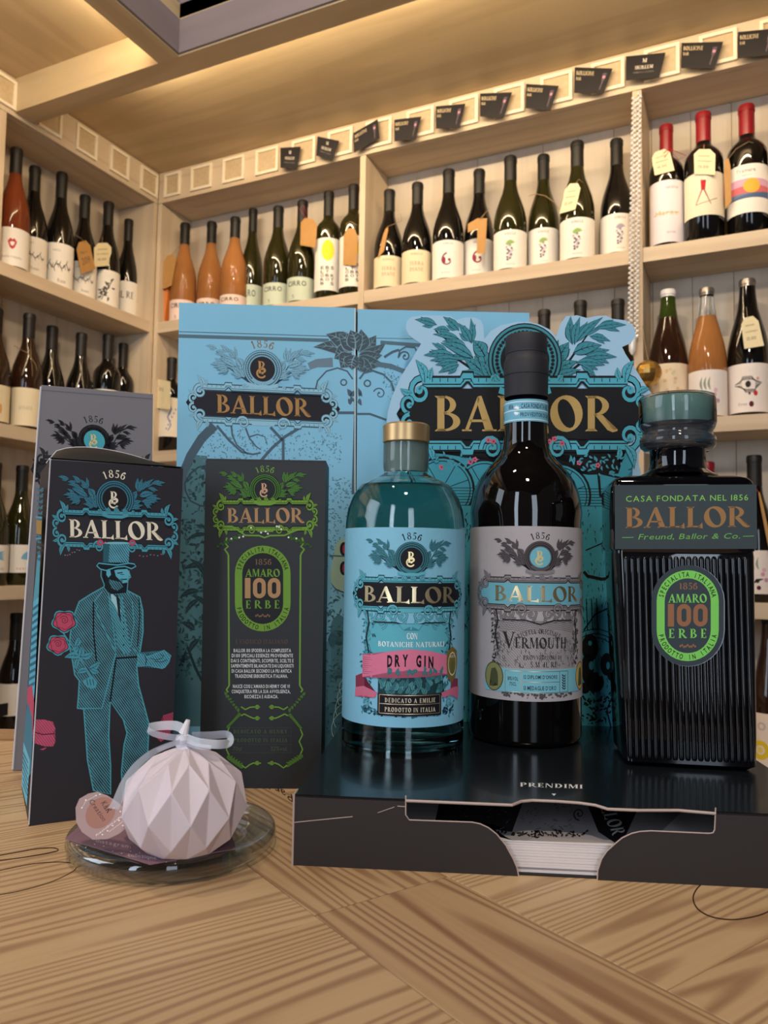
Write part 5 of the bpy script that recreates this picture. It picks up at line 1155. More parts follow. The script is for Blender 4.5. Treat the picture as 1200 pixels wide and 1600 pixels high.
for q in ((1120,380,880,330,60),(1120,350,960,250,80),(1120,360,1010,400,80),(1130,350,1040,250,80),(1130,380,1050,460,80),(1140,340,1110,225,80),(1140,380,1120,470,80)): cv.leaf(*c1_(q[0],q[1]), *c1_(q[2],q[3]), q[4]/kc*1.3, '44555f', '7fa0b0')
for q in ((205,1480,110,1440,14),(205,1500,60,1540,24),(190,1700,40,1720,34),(180,1760,80,1650,30),(150,1850,20,1900,36),(150,1900,60,2000,30),(190,1950,90,1880,26),(120,2100,30,2050,40),(150,2150,80,2250,34)): cv.leaf(*c1_(q[0]+20,q[1]), *c1_(q[2]+20,q[3]), q[4]/kc, '22373c', '3b5f64')
CS([(60,2300),(90,2200),(140,2330),(200,2450)], 26, '22373c', 14)
crest(cv, 411, 634, 241, pal('7fb0c6', '3d5a68', '8fc0d4', '23222a', 'a97f4c', '23222a', 'b58a55', '8a6f4a'), slope=.045, lean=.01, cy_off=.236)
cv.set(); cv.build('door_print', planemap(PL, nL), bC, inv=invC)
cv = Cv(); kr = 4.286
def r1_(x, y): return (550+x/kr, 480+y/kr)
def RS(pts, w_, col, w1=None): cv.stroke([r1_(*p) for p in pts], w_/kr, col, None if w1 is None else w1/kr)
RS([(150,207),(420,212)], 4, INKD); RS([(190,235),(460,255)], 24, '55707f')
for q in ((45,300,160,190,80),(45,320,225,240,60),(45,320,200,320,70),(45,330,210,380,70),(45,340,140,430,70),(45,300,60,150,80),(45,330,60,430,70)): cv.leaf(*r1_(q[0],q[1]), *r1_(q[2],q[3]), q[4]/kr*1.2, '44555f', '6f93a0')
RS([(160,380),(260,395),(350,430)], 34, '55707f', 30); RS([(215,335),(270,300),(315,285)], 16, INKD); RS([(310,340),(320,290),(360,265),(420,270),(430,290)], 11, INKD); scroll(cv, *r1_(355, 330), 9, 180, 1.2, INKD, 2.6, 1.6, n=18)
RS([(50,480),(80,440),(140,425),(210,450),(260,500),(290,580)], 12, INKD); cv.ring(*r1_(103, 510), 3.6, 6, INKD, 20); scroll(cv, *r1_(185, 580), 10, 200, 1.1, INKD, 2.2, 1.4, n=18)
RS([(35,715),(120,715),(230,755)], 15, INKD); 
for q in ((50,600,40,540,24),(50,610,65,660,26),(55,560,70,600,20)): cv.leaf(*r1_(q[0],q[1]), *r1_(q[2],q[3]), q[4]/kr, INKD)
for i in range(60): 
    x_, y_ = rnd.uniform(210, 330), rnd.gauss(500, 50); an = rnd.uniform(0, 6.28); cv.leaf(*r1_(x_, y_), *r1_(x_+12*math.cos(an), y_+12*math.sin(an)), 1.4, '5c8696')
RS([(20,10),(20,2600)], 7, 'c9d8d4')
for i in range(140):
    x_, y_ = rnd.uniform(561, 600), rnd.uniform(800, 1150); an = rnd.uniform(0, 6.28); cv.leaf(x_, y_, x_+5*math.cos(an), y_+5*math.sin(an), 1.6, '5c8696')
cv.stroke([(560,868),(545,869)], 2.5, INKD)
cv.build('door_print', planemap(PR, nR), bC, inv=invC)
cv = Cv()
cv.poly([(541,840),(531,843),(524,852),(520,875),(516,895),(517,910),(525,920),(541,926)], '9bb7a4')
for y_ in (858, 888): cv.ell(537, y_, 6, 11, '1d2226', 14); cv.ell(539, y_, 4, 8, 'a8384c', 10)
cv.stroke([(515,868),(552,870)], 2.2, INKD)
cv.build('door_print', planemap(PL, nL), bC, inv=invC, h0=9e-4)
# ================================================================ THE DISPLAY TRAY AND ITS CUT-OUT
TD = V((.935, .353, 0)).normalized(); TN = V((TD.y, -TD.x, 0))     # along the front, out of the front
FL = onZ(458, 1352, ZT); FL = V((FL.x, FL.y, ZT)); FLt = V((FL.x, FL.y, ZR))
TW, TDp = .284, .212
tr_ = thing('display_tray', V(((FL+TD*TW/2)-TN*TDp/2).xy.to_tuple()+(ZT,)), 'low black cardboard display tray with a scalloped front opening, three bottles stand on it', 'tray')
invT = Matrix.Translation(-tr_.location)
tray_m = mat('tray_front', '2a2422', .5, vary=.06, vs_=500); tray_t = mat('tray_top', '14181c', .2, vary=.06, coat=.15)
def onF(px, py): return onPlane(px, py, FL, TN)
# front wall traced with its opening
pts = [(634,1243),(634,1273),(639.5,1281),(737,1284.5),(750,1287),(763,1293),(776,1303),(790,1320),(802,1342),(808,1356),(810.5,1369.5)]
ptsR = [(933,1377),(934,1360),(940,1342),(948,1330),(960,1319),(972,1309),(987,1302),(1000,1299),(1017,1298),(1108,1302),(1114,1301),(1116.5,1296),(1118,1262)]
topz = lambda p: V((p.x, p.y, ZR))
fr_l = [FL]+[onF(*p) for p in pts[::-1]]+[]; fr_l[1].z = ZT; fr_l[-1] = topz(fr_l[-1]); left = [FL, fr_l[1]]+fr_l[2:]+[topz(FL)]
FRr = FL+TD*TW; rr_ = [onF(*p) for p in ptsR]; rr_[0].z = ZT; rr_[-1] = topz(rr_[-1]); right = [rr_[0], FRr, topz(FRr)]+rr_[::-1][:-1]
for nm, pl in (('front_wall', left), ('front_wall', right)):
    bm = bmesh.new(); vsf = [bm.verts.new(invT @ (p+TN*0)) for p in pl]; f = bm.faces.new(vsf)
    ex = bmesh.ops.extrude_face_region(bm, geom=[f]); 
    for v in [g for g in ex['geom'] if isinstance(g, bmesh.types.BMVert)]: v.co += -TN*.0009
    bmesh.ops.triangulate(bm, faces=bm.faces[:]); bmesh.ops.recalc_face_normals(bm, faces=bm.faces[:])
    me = bpy.data.meshes.new(nm); bm.to_mesh(me); bm.free(); me.materials.append(tray_m); o = bpy.data.objects.new(nm, me); C.objects.link(o); o.parent = tr_
# pale cut edge of the board
def cutline(P_, nm='cut_edge', r_=.00035):
    mb = MB(); mb.tube([p+TN*.0001 for p in P_], r_, 5); wpart(mb, nm, board_pink, tr_)
cutline([onF(*p) for p in pts]); cutline([onF(*p) for p in ptsR])
# top board with the wavy front of the opening
wave = [(634,1246),(680,1251),(730,1258),(760,1261),(785,1261),(800,1257),(815,1250),(832,1248.5),(870,1250),(905,1252.5),(930,1256),(950,1263),(968,1267.5),(1000,1267),(1060,1264),(1118,1262)]
wv_ = [onZ(px, py, ZR) for px, py in wave]
BLt, BRt = topz(FL-TN*TDp), topz(FRr-TN*TDp)
# a wave point in front of the front plane is pulled back on to it
wv_ = [p-TN*max(0, (p-FL).dot(TN)) for p in wv_]
wv_[0] = topz(left[-2]); wv_[-1] = topz(rr_[-1])
topl = [topz(FL)]+wv_+[topz(FRr), BRt, BLt]
bm = bmesh.new(); f = bm.faces.new([bm.verts.new(invT @ p) for p in topl]); ex = bmesh.ops.extrude_face_region(bm, geom=[f])
for v in [g for g in ex['geom'] if isinstance(g, bmesh.types.BMVert)]: v.co.z -= .0011
bmesh.ops.triangulate(bm, faces=bm.faces[:]); bmesh.ops.recalc_face_normals(bm, faces=bm.faces[:])
me = bpy.data.meshes.new('top_board'); bm.to_mesh(me); bm.free(); me.materials.append(tray_t); o = bpy.data.objects.new('top_board', me); C.objects.link(o); o.parent = tr_
mb = MB(); mb.tube([p+V((0, 0, -.0006))+TN*.0003 for p in wv_], .00075, 6); wpart(mb, 'cut_edge', board_pink, tr_)
mb = MB()
for a_, b_ in ((FL-TN*.0012, FL-TN*TDp), (FL-TN*TDp, FRr-TN*TDp), (FRr-TN*TDp, FRr-TN*.0012)):
    d_ = (b_-a_).normalized(); s_ = V((-d_.y, d_.x, 0))*.001
    if s_.dot((FL+FRr-TN*TDp)/2-a_) < 0: s_ = -s_
    mb.slab([a_, b_, b_+s_, a_+s_], (0, 0, ZR-ZT-.0012))
wpart(mb, 'side_wall', tray_m, tr_)
mb = MB(); mb.slab([FL-TN*.0015+V((0,0,.0002)), FRr-TN*.0015+V((0,0,.0002)), FRr-TN*(TDp-.002)+V((0,0,.0002)), FL-TN*(TDp-.002)+V((0,0,.0002))], (0, 0, .0006)); wpart(mb, 'bottom_board', ink_dark, tr_)
mb = MB(); mb.tube([FL-TD*.0004, topz(FL)-TD*.0004], .0006, 6); mb.tube([topz(FL)-TD*.0004, topz(FL)-TD*.0004-TN*.01], .0005, 6); wpart(mb, 'worn_edge', board_pink, tr_)
mb = MB(); mb.tube([onF(460,1285), onF(520,1279), onF(551,1276)], .00022, 5); mb.tube([onF(590,1270), onF(616,1261)], .00016, 5); mb.tube([onF(621,1259.5), onF(634,1260.5)], .00022, 5); wpart(mb, 'scratch', board_pink, tr_)
cv = Cv(); cv.set(0, 0, 1, 0, 0, 1)
cv.text('PRENDIMI', 812, 911, 1229, 1222.5, 'dcdcdc', slope=.035); cv.poly([(862,1240),(869,1240.3),(865.5,1243.5)], 'dcdcdc')
cv.build('top_print', lambda x, y, h: onZ(x, y, ZR)+V((0, 0, h)), tr_, inv=invT)
# book of cards inside
bk0 = onPlane(812, 1345, FL-TN*.0035, TN); bk1 = onPlane(940, 1350, FL-TN*.0035, TN)
u0, u1 = .030, .252
ub = [FL-TN*.0035+TD*u0, FL-TN*.0035+TD*u1]
bk = thing('booklet_stack', V(((ub[0]+ub[1])/2-TN*.06).xy.to_tuple()+(ZT+.001,)), 'thick stack of white leaflets with a black and white engraved cover inside the tray', 'booklet')
zk0 = ZT+.001
def bslab(nm, z0, z1, off, m): 
    mb = MB(); mb.slab([V((p.x, p.y, z0)) for p in (ub[0]-TN*off, ub[1]-TN*off, ub[1]-TN*.13, ub[0]-TN*.13)], (0, 0, z1-z0)); wpart(mb, nm, m, bk)
page = mat('page_white', 'e6dcd8', .7); pageg = mat('page_grey', '8f8a8c', .6)
bslab('back_cover', zk0, zk0+.0012, 0, page); bslab('spine_gap', zk0+.0012, zk0+.0024, .0006, pageg)
zt_ = onPlane(870, 1316, FL-TN*.0035, TN).z
for k_ in range(9): bslab('page_block', zk0+.0024+(zt_-.0006-zk0-.0024)*k_/9, zk0+.0024+(zt_-.0006-zk0-.0024)*(k_+.93)/9, .0004+.0002*(k_ % 2), page)
bslab('front_cover', zt_-.0006, zt_, 0, page)
cv = Cv(); Z_ = zt_
cv.poly([(690,1240),(1080,1255),(1030,1302),(1000,1300),(962,1318),(800,1313),(760,1290),(680,1282)], 'a49c9c')
cv.poly([(690,1240),(820,1245),(800,1300),(770,1288),(680,1282)], '2b282a')
for i in range(120):
    x_, y_ = random.uniform(690, 900), random.uniform(1252, 1302); cv.stroke([(x_, y_), (x_+random.uniform(-3, 9), y_+random.uniform(-5, 5))], .7, random.choice(['6e6866', '211e1f', '8d8684', '211e1f']))
for i in range(70):
    x_ = random.uniform(770, 925); y_ = 1306-abs(x_-850)*.03+random.uniform(-5, 3); cv.leaf(x_, y_, x_+random.uniform(-9, 9), y_-random.uniform(1, 6), 3, random.choice(['211e1f', '3b3736', '211e1f']))
cv.poly([(915,1250),(1000,1256),(975,1312),(962,1318),(935,1300)], '1d1b1d')
cv.set(952, 1262, .46, 1, 1, -.15); cv.text('LLOR', -2, 42, -14, 8, 'cfc9c4'); cv.set()
scroll(cv, 905, 1272, 10, 90, 1.3, '211e1f', 2, 1, n=14)
cv.build('cover_print', lambda x, y, h: onZ(x, y, Z_)+V((0, 0, h)), bk, inv=Matrix.Translation(-bk.location))
# ---------------- cut-out panel
CP = topz(FL)-TN*(TDp-.003); CPn = TN
OUT = [(604,664),(606,643),(613,618),(627,587),(643,562),(658,537),(650,532),(639,524),(633.5,512.7),(636,501),(643,495),(660,493),(681,493),(704,494),(713,500),(727,496),(741,496),(751,500),(755,508),(756.5,530),(767,517),(783,508),(807,503),(826,502.4),(843,507),(858.5,514.7),(869,525.5),(876,506),(884.5,494),(902,492.6),(917,497),(930,494),(947,493),(956,498),(978,500.6),(990.7,510),(993.5,525.5),(986,536),(972,542),(977.7,553.7),(990.7,573),(1008,601),(1021,618.7),(1024,640),(1016,672),(1003.7,696.7),(998,709.7),(998,725),(1001.5,738),(985,800),(975,1000),(965,1141),(612,1130),(612,760),(604,700)]
co = thing('cutout_panel', V((CP+TD*.12).xy.to_tuple()+(ZR,)), 'die-cut pale blue show card with engraved arches and gold lettering behind the vermouth', 'display card')
invO = Matrix.Translation(-co.location)
P_ = [onPlane(*p, CP, CPn) for p in OUT]
for i in (len(OUT)-4, len(OUT)-3): P_[i].z = ZR+.0004
bm = bmesh.new(); f = bm.faces.new([bm.verts.new(invO @ p) for p in P_]); ex = bmesh.ops.extrude_face_region(bm, geom=[f])
for v in [g for g in ex['geom'] if isinstance(g, bmesh.types.BMVert)]: v.co += -CPn*.0018
bmesh.ops.triangulate(bm, faces=bm.faces[:]); bmesh.ops.recalc_face_normals(bm, faces=bm.faces[:])
me = bpy.data.meshes.new('panel'); bm.to_mesh(me); bm.free(); me.materials.append(mat('panel_blue', '9cc3dc', .5, vary=.02)); o = bpy.data.objects.new('panel', me); C.objects.link(o); o.parent = co
cv = Cv(); TB, KB = '3f97ab', '15171b'
# engraved picture below the plaque
cv.poly([(640,672),(978,690),(990,715),(985,735),(975,760),(968,900),(958,1138),(614,1128),(616,800),(625,700)], TB)
cv.poly([(655,668),(985,682),(968,708),(966,740),(920,742),(905,712),(700,700),(668,706)], KB)
for cx_, cy_, r_ in ((905-33,775,52),(757,765,48),(690,765,52)):
    cv.ell(cx_, cy_, r_, r_, KB, 30); cv.ell(cx_, cy_, r_-3.5, r_-3.5, TB, 30); cv.ring(cx_, cy_, r_-8, r_-6.5, KB, 30)
    for t_ in (200, 240, 300, 340): cv.stroke([(cx_, cy_), (cx_+(r_-7)*math.cos(math.radians(t_)), cy_+(r_-7)*math.sin(math.radians(t_)))], 1.2, KB)
cv.poly([(668,790),(975,790),(968,900),(616,890)], TB)
for i in range(7): cv.stroke([(680, 762+i*4.5), (960, 764+i*4.5)], 1.0, KB)
rnd = random.Random(8)
for i in range(200):
    x_, y_ = rnd.uniform(905, 965), rnd.uniform(790, 1130); s_ = rnd.uniform(2, 9); cv.stroke([(x_, y_), (x_+rnd.uniform(-2, 2), y_+s_)], rnd.uniform(.6, 1.8), KB, .4)
for i in range(110):
    x_, y_ = rnd.uniform(722, 745), rnd.uniform(800, 1130); s_ = rnd.uniform(3, 12); cv.stroke([(x_, y_), (x_+rnd.uniform(-4, 4), y_+s_)], rnd.uniform(.8, 2.2), KB, .4)
cv.stroke([(935,740),(938,775),(962,782)], 4, KB); cv.stroke([(940,740),(975,748)], 3, KB); cv.ring(958, 836, 6, 9, KB, 16); cv.stroke([(912,893),(918,900),(940,905),(962,902)], 5, KB); cv.stroke([(915,860),(950,845)], 2, KB)
[cv.ell(*q_, KB, 14) for q_ in ((922,1012,13,22),(918,1045,10,24),(930,1066,14,16),(948,1038,10,18),(955,1052,7,12),(914,1075,8,9))]; [cv.ell(*q_, TB, 10) for q_ in ((924,1040,4,7),(938,1052,3,5),(950,1040,3,6),(922,1005,3,4))]; [cv.arc(930, 1030, r_, 1.4, 190, 340, KB, 10) for r_ in (34, 40, 47)]; cv.stroke([(912,985),(930,960),(955,948)], 2.4, KB); cv.stroke([(955,1138),(948,1110),(958,1085)], 2.4, KB)
for x_ in (916, 924, 932): cv.stroke([(x_, 935), (x_+2, 985)], 1.6, KB)
for i in range(60): x_, y_ = rnd.uniform(912, 962), rnd.uniform(1085, 1132); cv.leaf(x_, y_, x_+rnd.uniform(-8, 8), y_-rnd.uniform(2, 8), 3, KB)
# flowers and ribs under the plaque
crest(cv, 820, 647, 466, pal('3a8796', KB, '4fa9bd', KB, 'b99a5e', KB, 'b99a5e', 'b99a5e'), slope=.0, lean=0, cy_off=.18, year=False, text_w=.305, pw=.86)
cv.set()
for x_, y_ in ((763,688),(771,690),(866,686),(858,690),(878,693),(905,723),(934,727),(735,722),(742,718),(690,730)):
    for t_ in range(5): cv.ell(x_+2.6*math.cos(t_*1.257), y_+2.6*math.sin(t_*1.257), 1.9, 1.9, 'd0647e', 7)
    cv.ell(x_, y_, 1.1, 1.1, KB, 6)
for i in range(46):
    x_, y_ = rnd.uniform(880, 985), rnd.uniform(712, 740); an = rnd.uniform(0, 6.28); cv.leaf(x_, y_, x_+8*math.cos(an), y_+8*math.sin(an), 3, '4fa9bd', KB)
for i in range(30):
    x_, y_ = rnd.uniform(675, 740), rnd.uniform(712, 742); an = rnd.uniform(0, 6.28); cv.leaf(x_, y_, x_+8*math.cos(an), y_+8*math.sin(an), 3, '4fa9bd', KB)
cv.build('panel_print', planemap(CP, CPn), co, inv=invO)
# ================================================================ BOTTLES ON THE TRAY
g_tint = mat('glass_gin', 'dff0ee', .0, trans=1, ior=1.46, vary=.01); liquid = mat('gin_liquid', 'd3e2e4', 0, trans=1, ior=1.34, vary=.01)
gd = mat('glass_gin_foot', '5e9a92', .0, trans=1, ior=1.46, vary=.02)
capgold = mat('cap_gold', 'd0ae7c', .36, .8, vary=.08)
# ---- gin
gc = onZ(628, 1186, ZR); hd = V((gc.x, gc.y, 0)).normalized(); GR_ = .0420; gc = V((gc.x, gc.y, 0))+hd*GR_; gx, gy = gc.x, gc.y; GD_ = gc.length
zg = lambda py, px=628: zax(gx, gy, px, py)
rad = lambda hw: GD_*math.sin(math.atan(hw/FPX/ math.sqrt(1)))*1.0
gin = thing('gin_bottle', (gx, gy, ZR), 'clear glass gin bottle with a blue label, pink banner and gold cap', 'bottle')
zs = [(741.7, 35), (748, 48), (753, 60), (760, 71), (770, 79), (780, 84), (797, 90), (815, 92.5), (830, 93.5), (1150, 93.5), (1170, 92.5)]
outer = [(rad(h_), zg(y_)-ZR) for y_, h_ in zs]
outer += [(rad(91), .004), (rad(86), .0008), (0, .0003)]
neck = [(rad(35.5), zg(694)-ZR), (rad(36), zg(698)-ZR), (rad(36), zg(730)-ZR), (rad(34.5), zg(738)-ZR)]
outp = neck+outer
inner = [(r_-.0028, z_) for r_, z_ in neck]+[(max(r_-.0028, 0), z_-.001 if z_ > .1 else z_) for r_, z_ in outer[:-3]]+[(rad(86), .012), (rad(60), .010), (0, .013)]
mb = MB(); mb.lathe(outp+[], 64, cap=False); nO = len(mb.v); 
full = inner[::-1]+outp; mb = MB(); mb.lathe(full, 72, cap=False); wp = mb.build('glass', g_tint, gin, smooth=True, sharp=60)
liq = [(0, .0128), (rad(60), .0098), (rad(86), .0118)]+[(max(r_-.0027, 0), z_-.001) for r_, z_ in outer[:-3][::-1] if z_ < zg(756)-ZR]; liq.append((0, liq[-1][1]))
mb = MB(); mb.lathe(liq, 64, cap=False); mb.build('gin', liquid, gin, smooth=True, sharp=60)
mb = MB(); zc0, zc1 = zg(694)-ZR+.0004, zg(664)-ZR; rc_ = rad(36.8); mb.lathe([(0, zc0), (rc_-.0006, zc0), (rc_, zc0+.0006), (rc_, zc1-.0012), (rc_-.0012, zc1), (0, zc1)], 56, cap=False); mb.build('cap', capgold, gin, smooth=True, sharp=40)
mb = MB(); mb.lathe([(0, zg(738)-ZR), (rad(30), zg(738)-ZR), (rad(30), zc0-.0002), (0, zc0-.0002)], 40, cap=False); mb.build('stopper', mat('stopper_grey', '8b9c98', .4), gin, smooth=True, sharp=40)
def label_canvas(cx, cy, r, px_c, y0, y1):
    """surface mapping: u in px-like units (1 px = r-based), returns (scale m per px, z of y)"""
    pass
aG = math.atan2(-gy, -gx)
fx, fy = gx-hd.x*GR_, gy-hd.y*GR_
zf = lambda py, px=632: onPlane(px, py, V((fx, fy, 0)), hd).z-ZR
sG = (zf(930)-zf(931))      # metres per px on the label face
def Lmap(r, a0, u0, zfun):
    def f(x, y, h): a = a0+(x-u0)*sG/r; return V(((r+h)*math.cos(a), (r+h)*math.sin(a), zfun(y)))
    return f
cv = Cv(); LBL = '86c3dc'
cv.rect(632-172, 824, 632+172, 1137, LBL)
for c_ in ():
    pass
# lower frame ornament first
cv.poly([(562,960),(712,960),(704,985),(708,1035),(560,1035),(566,985)], '5fb3c4')
rnd = random.Random(21)
for i in range(190):
    sd = rnd.choice((-1, 1)); x_ = 636+sd*rnd.uniform(58, 82); y_ = rnd.uniform(968, 1120); an = rnd.uniform(0, 6.28); cv.leaf(x_, y_, x_+7*math.cos(an), y_+7*math.sin(an), 2.6, rnd.choice(['3f8394', '4f9fb2', '2c5a68']), '1c2a30')
for sd in (-1, 1):
    for y_ in (965, 990, 1015, 1100): scroll(cv, 636+sd*72, y_, 7, 90, 1.2, '5fb3c4', 2.2, 1.2, '1c2a30', flip=sd, n=12)
    scroll(cv, 636+sd*45, 975, 9, 90, 1.3, '5fb3c4', 2.2, 1.2, '1c2a30', flip=sd, n=12)
for i in range(60):
    x_ = 636+rnd.uniform(-80, 80); y_ = 1118+rnd.uniform(-4, 6)-abs(x_-636)*.05; cv.leaf(x_, y_, x_+rnd.uniform(-8, 8), y_-rnd.uniform(3, 8), 3.4, rnd.choice(['2c5a68', '1f3d52', '3f8394']), '1c2a30')
for i in range(26): x_ = 636+rnd.uniform(-35, 35); cv.leaf(x_, 966, x_+rnd.uniform(-7, 7), 958+rnd.uniform(-5, 5), 3, '2c5a68', '1c2a30')
def ornate(cv, cx, y0, y1, hw, fr, ln, bg):
    cv.poly([(cx-hw, y0), (cx+hw, y0), (cx+hw-5, y1), (cx-hw+5, y1)], bg); H = y1-y0
    for sd in (-1, 1):
        for k, (fx_, r_) in enumerate(((.18, .34), (.42, .42), (.66, .36), (.86, .44))):
            scroll(cv, cx+sd*hw*fx_, y0+H*(.45 if k % 2 else .6), H*r_, 90 if k % 2 else 270, 1.3, fr, H*.11, H*.05, ln, flip=sd*(1 if k % 2 else -1), n=12)
        for k in range(9):
            x_ = cx+sd*hw*(.08+.105*k); cv.leaf(x_, y0+H*.8, x_+sd*H*.25, y0+H*(.45 if k % 2 else 1.1), H*.2, fr, ln)
        cv.stroke([(cx+sd*hw*.98, y0), (cx+sd*hw*.90, y1), (cx+sd*hw*.97, y1+H*.9), (cx+sd*hw*.9, y1+H*1.8)], H*.1, ln)
    cv.stroke([(cx-hw*.8, y1-1), (cx-hw*.3, y1-1), (cx, y1+H*.2), (cx+hw*.3, y1-1), (cx+hw*.8, y1-1)], H*.08, ln)
ornate(cv, 637, 947, 974, 76, '5fb3c4', '1c2a30', '86c3dc')
cv.poly([(618,975),(656,975),(650,984),(637,978),(626,984)], '5fb3c4')
# botanicals
cv.poly([(586,1046),(610,1040),(640,1036),(690,1044),(698,1088),(586,1088)], '1f4048')
for i in range(90):
    x_ = rnd.uniform(588, 694); y_ = rnd.uniform(1056, 1088); cv.leaf(x_, y_, x_+rnd.uniform(-9, 9), y_-rnd.uniform(8, 18), 6, rnd.choice(['4a8a90', '3c7680', '559aa0', '2a4f78' if i % 9 == 0 else '3f7f86']), '14262c')
# pink banner
cv.poly([(541,1062),(556,1056),(560,1080),(584,1085),(582,1092),(562,1093),(542,1095)], '8c3a52'); cv.poly([(541,1080),(560,1076),(586,1084),(580,1093),(560,1091),(540,1095)], 'd2718c')
cv.poly([(731,1066),(712,1062),(710,1082),(690,1084),(692,1092),(712,1090),(731,1098)], '8c3a52'); cv.poly([(734,1078),(716,1078),(690,1084),(692,1092),(712,1090),(731,1098)], 'd2718c')
cv.poly([(557,1026),(575,1026),(600,1019),(636,1014),(672,1018),(705,1026),(705,1056),(672,1050),(636,1047),(600,1052),(575,1058),(557,1062)], 'dd7a98')
for i in range(9): cv.stroke([(558, 1030+i*3.2), (570+rnd.uniform(-3, 8), 1030+i*3.2)], .8, '7c3048', .2)
for ch, x0, wl in (('D',601,9),('R',613,9),('Y',625,9),('G',646,9),('I',659,3.4),('N',666,9.5)):
    t_ = (x0+5-636)/70; y_ = 1040.5+10*t_*t_-(4 if 0 else 0)
    if ch != ' ': cv.text(ch, x0, x0+wl, y_, y_-18, '15131a', 'heavy', slope=.28*t_)
for i in range(26):
    x_ = rnd.uniform(596, 690); y_ = 1052+rnd.uniform(-2, 5); cv.leaf(x_, y_, x_+rnd.uniform(-5, 5), y_-rnd.uniform(6, 11), 4, '4a8a90', '14262c')
# text panel
cv.text('CON', 631, 648, 998.5, 989, 'eef4f4'); cv.text('BOTANICHE NATURALI', 585, 696, 1011, 1003, 'eef4f4', sp=.1)
cv.rect(586, 1085, 690, 1119, '1b1a20')
for (x0, y0, x1, y1) in ((589,1086.5,687,1086.5),(589,1100.5,687,1100.5),(589,1115.5,687,1115.5),(589,1086.5,589,1115.5),(687,1086.5,687,1115.5)): cv.stroke([(x0, y0), (x1, y1)], 1.2, 'foil_d9c2a0')
cv.text('DEDICATO A EMILIE', 598, 679, 1098, 1091, 'e5d7bd', sp=.2); cv.text('PRODOTTO IN ITALIA', 598, 679, 1112.5, 1105.5, 'e5d7bd', sp=.2)
cv.poly([(701,1020),(714,1012),(726,1020),(728,1040),(722,1062),(713,1070),(703,1062),(700,1040)], '7a6a3a'); cv.ring(714, 1040, 9, 10.3, 'd8cda8', 20, 1.9); cv.text('1825', 707, 721, 1030, 1026, 'e8e2c8'); cv.ell(714, 1045, 4, 11, '5d6a3c', 14)
crest(cv, 637, 929.5, 214, pal('41808e', '1c3038', '5fb3c4', '1d1c22', 'foil_e6d3a6', '1d1c22', 'foil_d9c08c', '17161b'), slope=0, cy_off=.265, text_w=.375)
cv.set(); cv.build('label', Lmap(GR_+.0003, aG, 626, zf), gin, grid=3.0, h0=1e-4)
# ---- vermouth
vc = onZ(820, 1171, ZR); hv = V((vc.x, vc.y, 0)).normalized(); VR_ = .0405; vc = V((vc.x, vc.y, 0))+hv*VR_; vx, vy = vc.x, vc.y; VD_ = vc.length
zv = lambda py, px=822: zax(vx, vy, px, py)-ZR
rv = lambda hw: VD_*math.sin(math.atan(hw/FPX))
ver = thing('vermouth_bottle', (vx, vy, ZR), 'tall dark vermouth bottle with a pale grey label and black capsule with blue band', 'bottle')
prof = [(0, .0004), (VR_-.004, .0004), (VR_-.0008, .002), (VR_, .005), (VR_, zv(818)), (rv(85.5), zv(802)), (rv(83), zv(786)), (rv(80), zv(770)), (rv(74), zv(754)), (rv(66), zv(741)), (rv(56), zv(729)), (rv(47), zv(720)), (rv(40), zv(711)), (rv(36), zv(702)), (rv(34), zv(690)), (rv(33), zv(672)), (rv(33), zv(659))]
mb = MB(); mb.lathe(prof, 72, cap=False); mb.build('glass', mat('glass_vermouth', '0c0908', .03, coat=.2, vary=.1, spec=.6), ver, smooth=True, sharp=60)
capm = mat('capsule_matt', '242329', .62, vary=.05)
mb = MB(); mb.lathe([(rv(33.4), zv(659)), (rv(33.6), zv(623))], 56, cap=False)
cp = [(rv(33.4), zv(623)), (rv(33.6), zv(608)), (rv(34), zv(591)), (rv(34), zv(590)), (rv(34.6), zv(589)), (rv(34.8), zv(568)), (rv(32.6), zv(562.5)), (rv(31.8), zv(561)), (rv(31.8), zv(556)), (rv(32.4), zv(555)), (rv(32.2), zv(553)), (rv(32.4), zv(552)), (rv(32.2), zv(530)), (rv(31), zv(527)), (0, zv(527))]
mb = MB(); mb.lathe(cp, 56, cap=False); mb.build('capsule', capm, ver, smooth=True, sharp=30)
aV = math.atan2(-vy, -vx); vfx, vfy = vx-hv.x*VR_, vy-hv.y*VR_
zvf = lambda py, px=824: onPlane(px, py, V((vfx, vfy, 0)), hv).z-ZR
zvn = lambda py: onPlane(822, py, V((vx-hv.x*rv(33.4), vy-hv.y*rv(33.4), 0)), hv).z-ZR
sV = zvf(900)-zvf(901)
def LmV(r, u0, zfun):
    def f(x, y, h): a = aV+(x-u0)*sV/r; return V(((r+h)*math.cos(a), (r+h)*math.sin(a), zfun(y)))
    return f
cv = Cv(); cv.rect(822-95, 623, 822+95, 658, '74b4cc')
for y_ in (627, 640, 655): cv.rect(822-95, y_-.8, 822+95, y_+.8, 'cfe6ee')
for k_ in range(-1, 2):
    o_ = k_*95
    cv.text('1856', 790+o_, 800+o_, 637, 630, '26303a', 'bold'); cv.text('CASA FONDATA NEL', 814+o_, 868+o_, 637.5, 630, '26303a', 'bold'); cv.text('PROVVEDITORI DI S.M.', 813+o_, 870+o_, 650.5, 644, '26303a', 'bold')
    for t_ in range(5): cv.leaf(806+o_, 638, 806+o_+6*math.cos(math.radians(20+t_*35)), 638-6*math.sin(math.radians(20+t_*35)), 2, 'eef6f8'); cv.leaf(806+o_, 643, 806+o_+6*math.cos(math.radians(20+t_*35)), 643+6*math.sin(math.radians(20+t_*35)), 2, 'eef6f8')
cv.build('neck_band', LmV(rv(33.4)+.0001, 822, zvn), ver, grid=3, h0=1e-4)
cv = Cv(); VG = 'b3acae'; K1 = '2b292c'
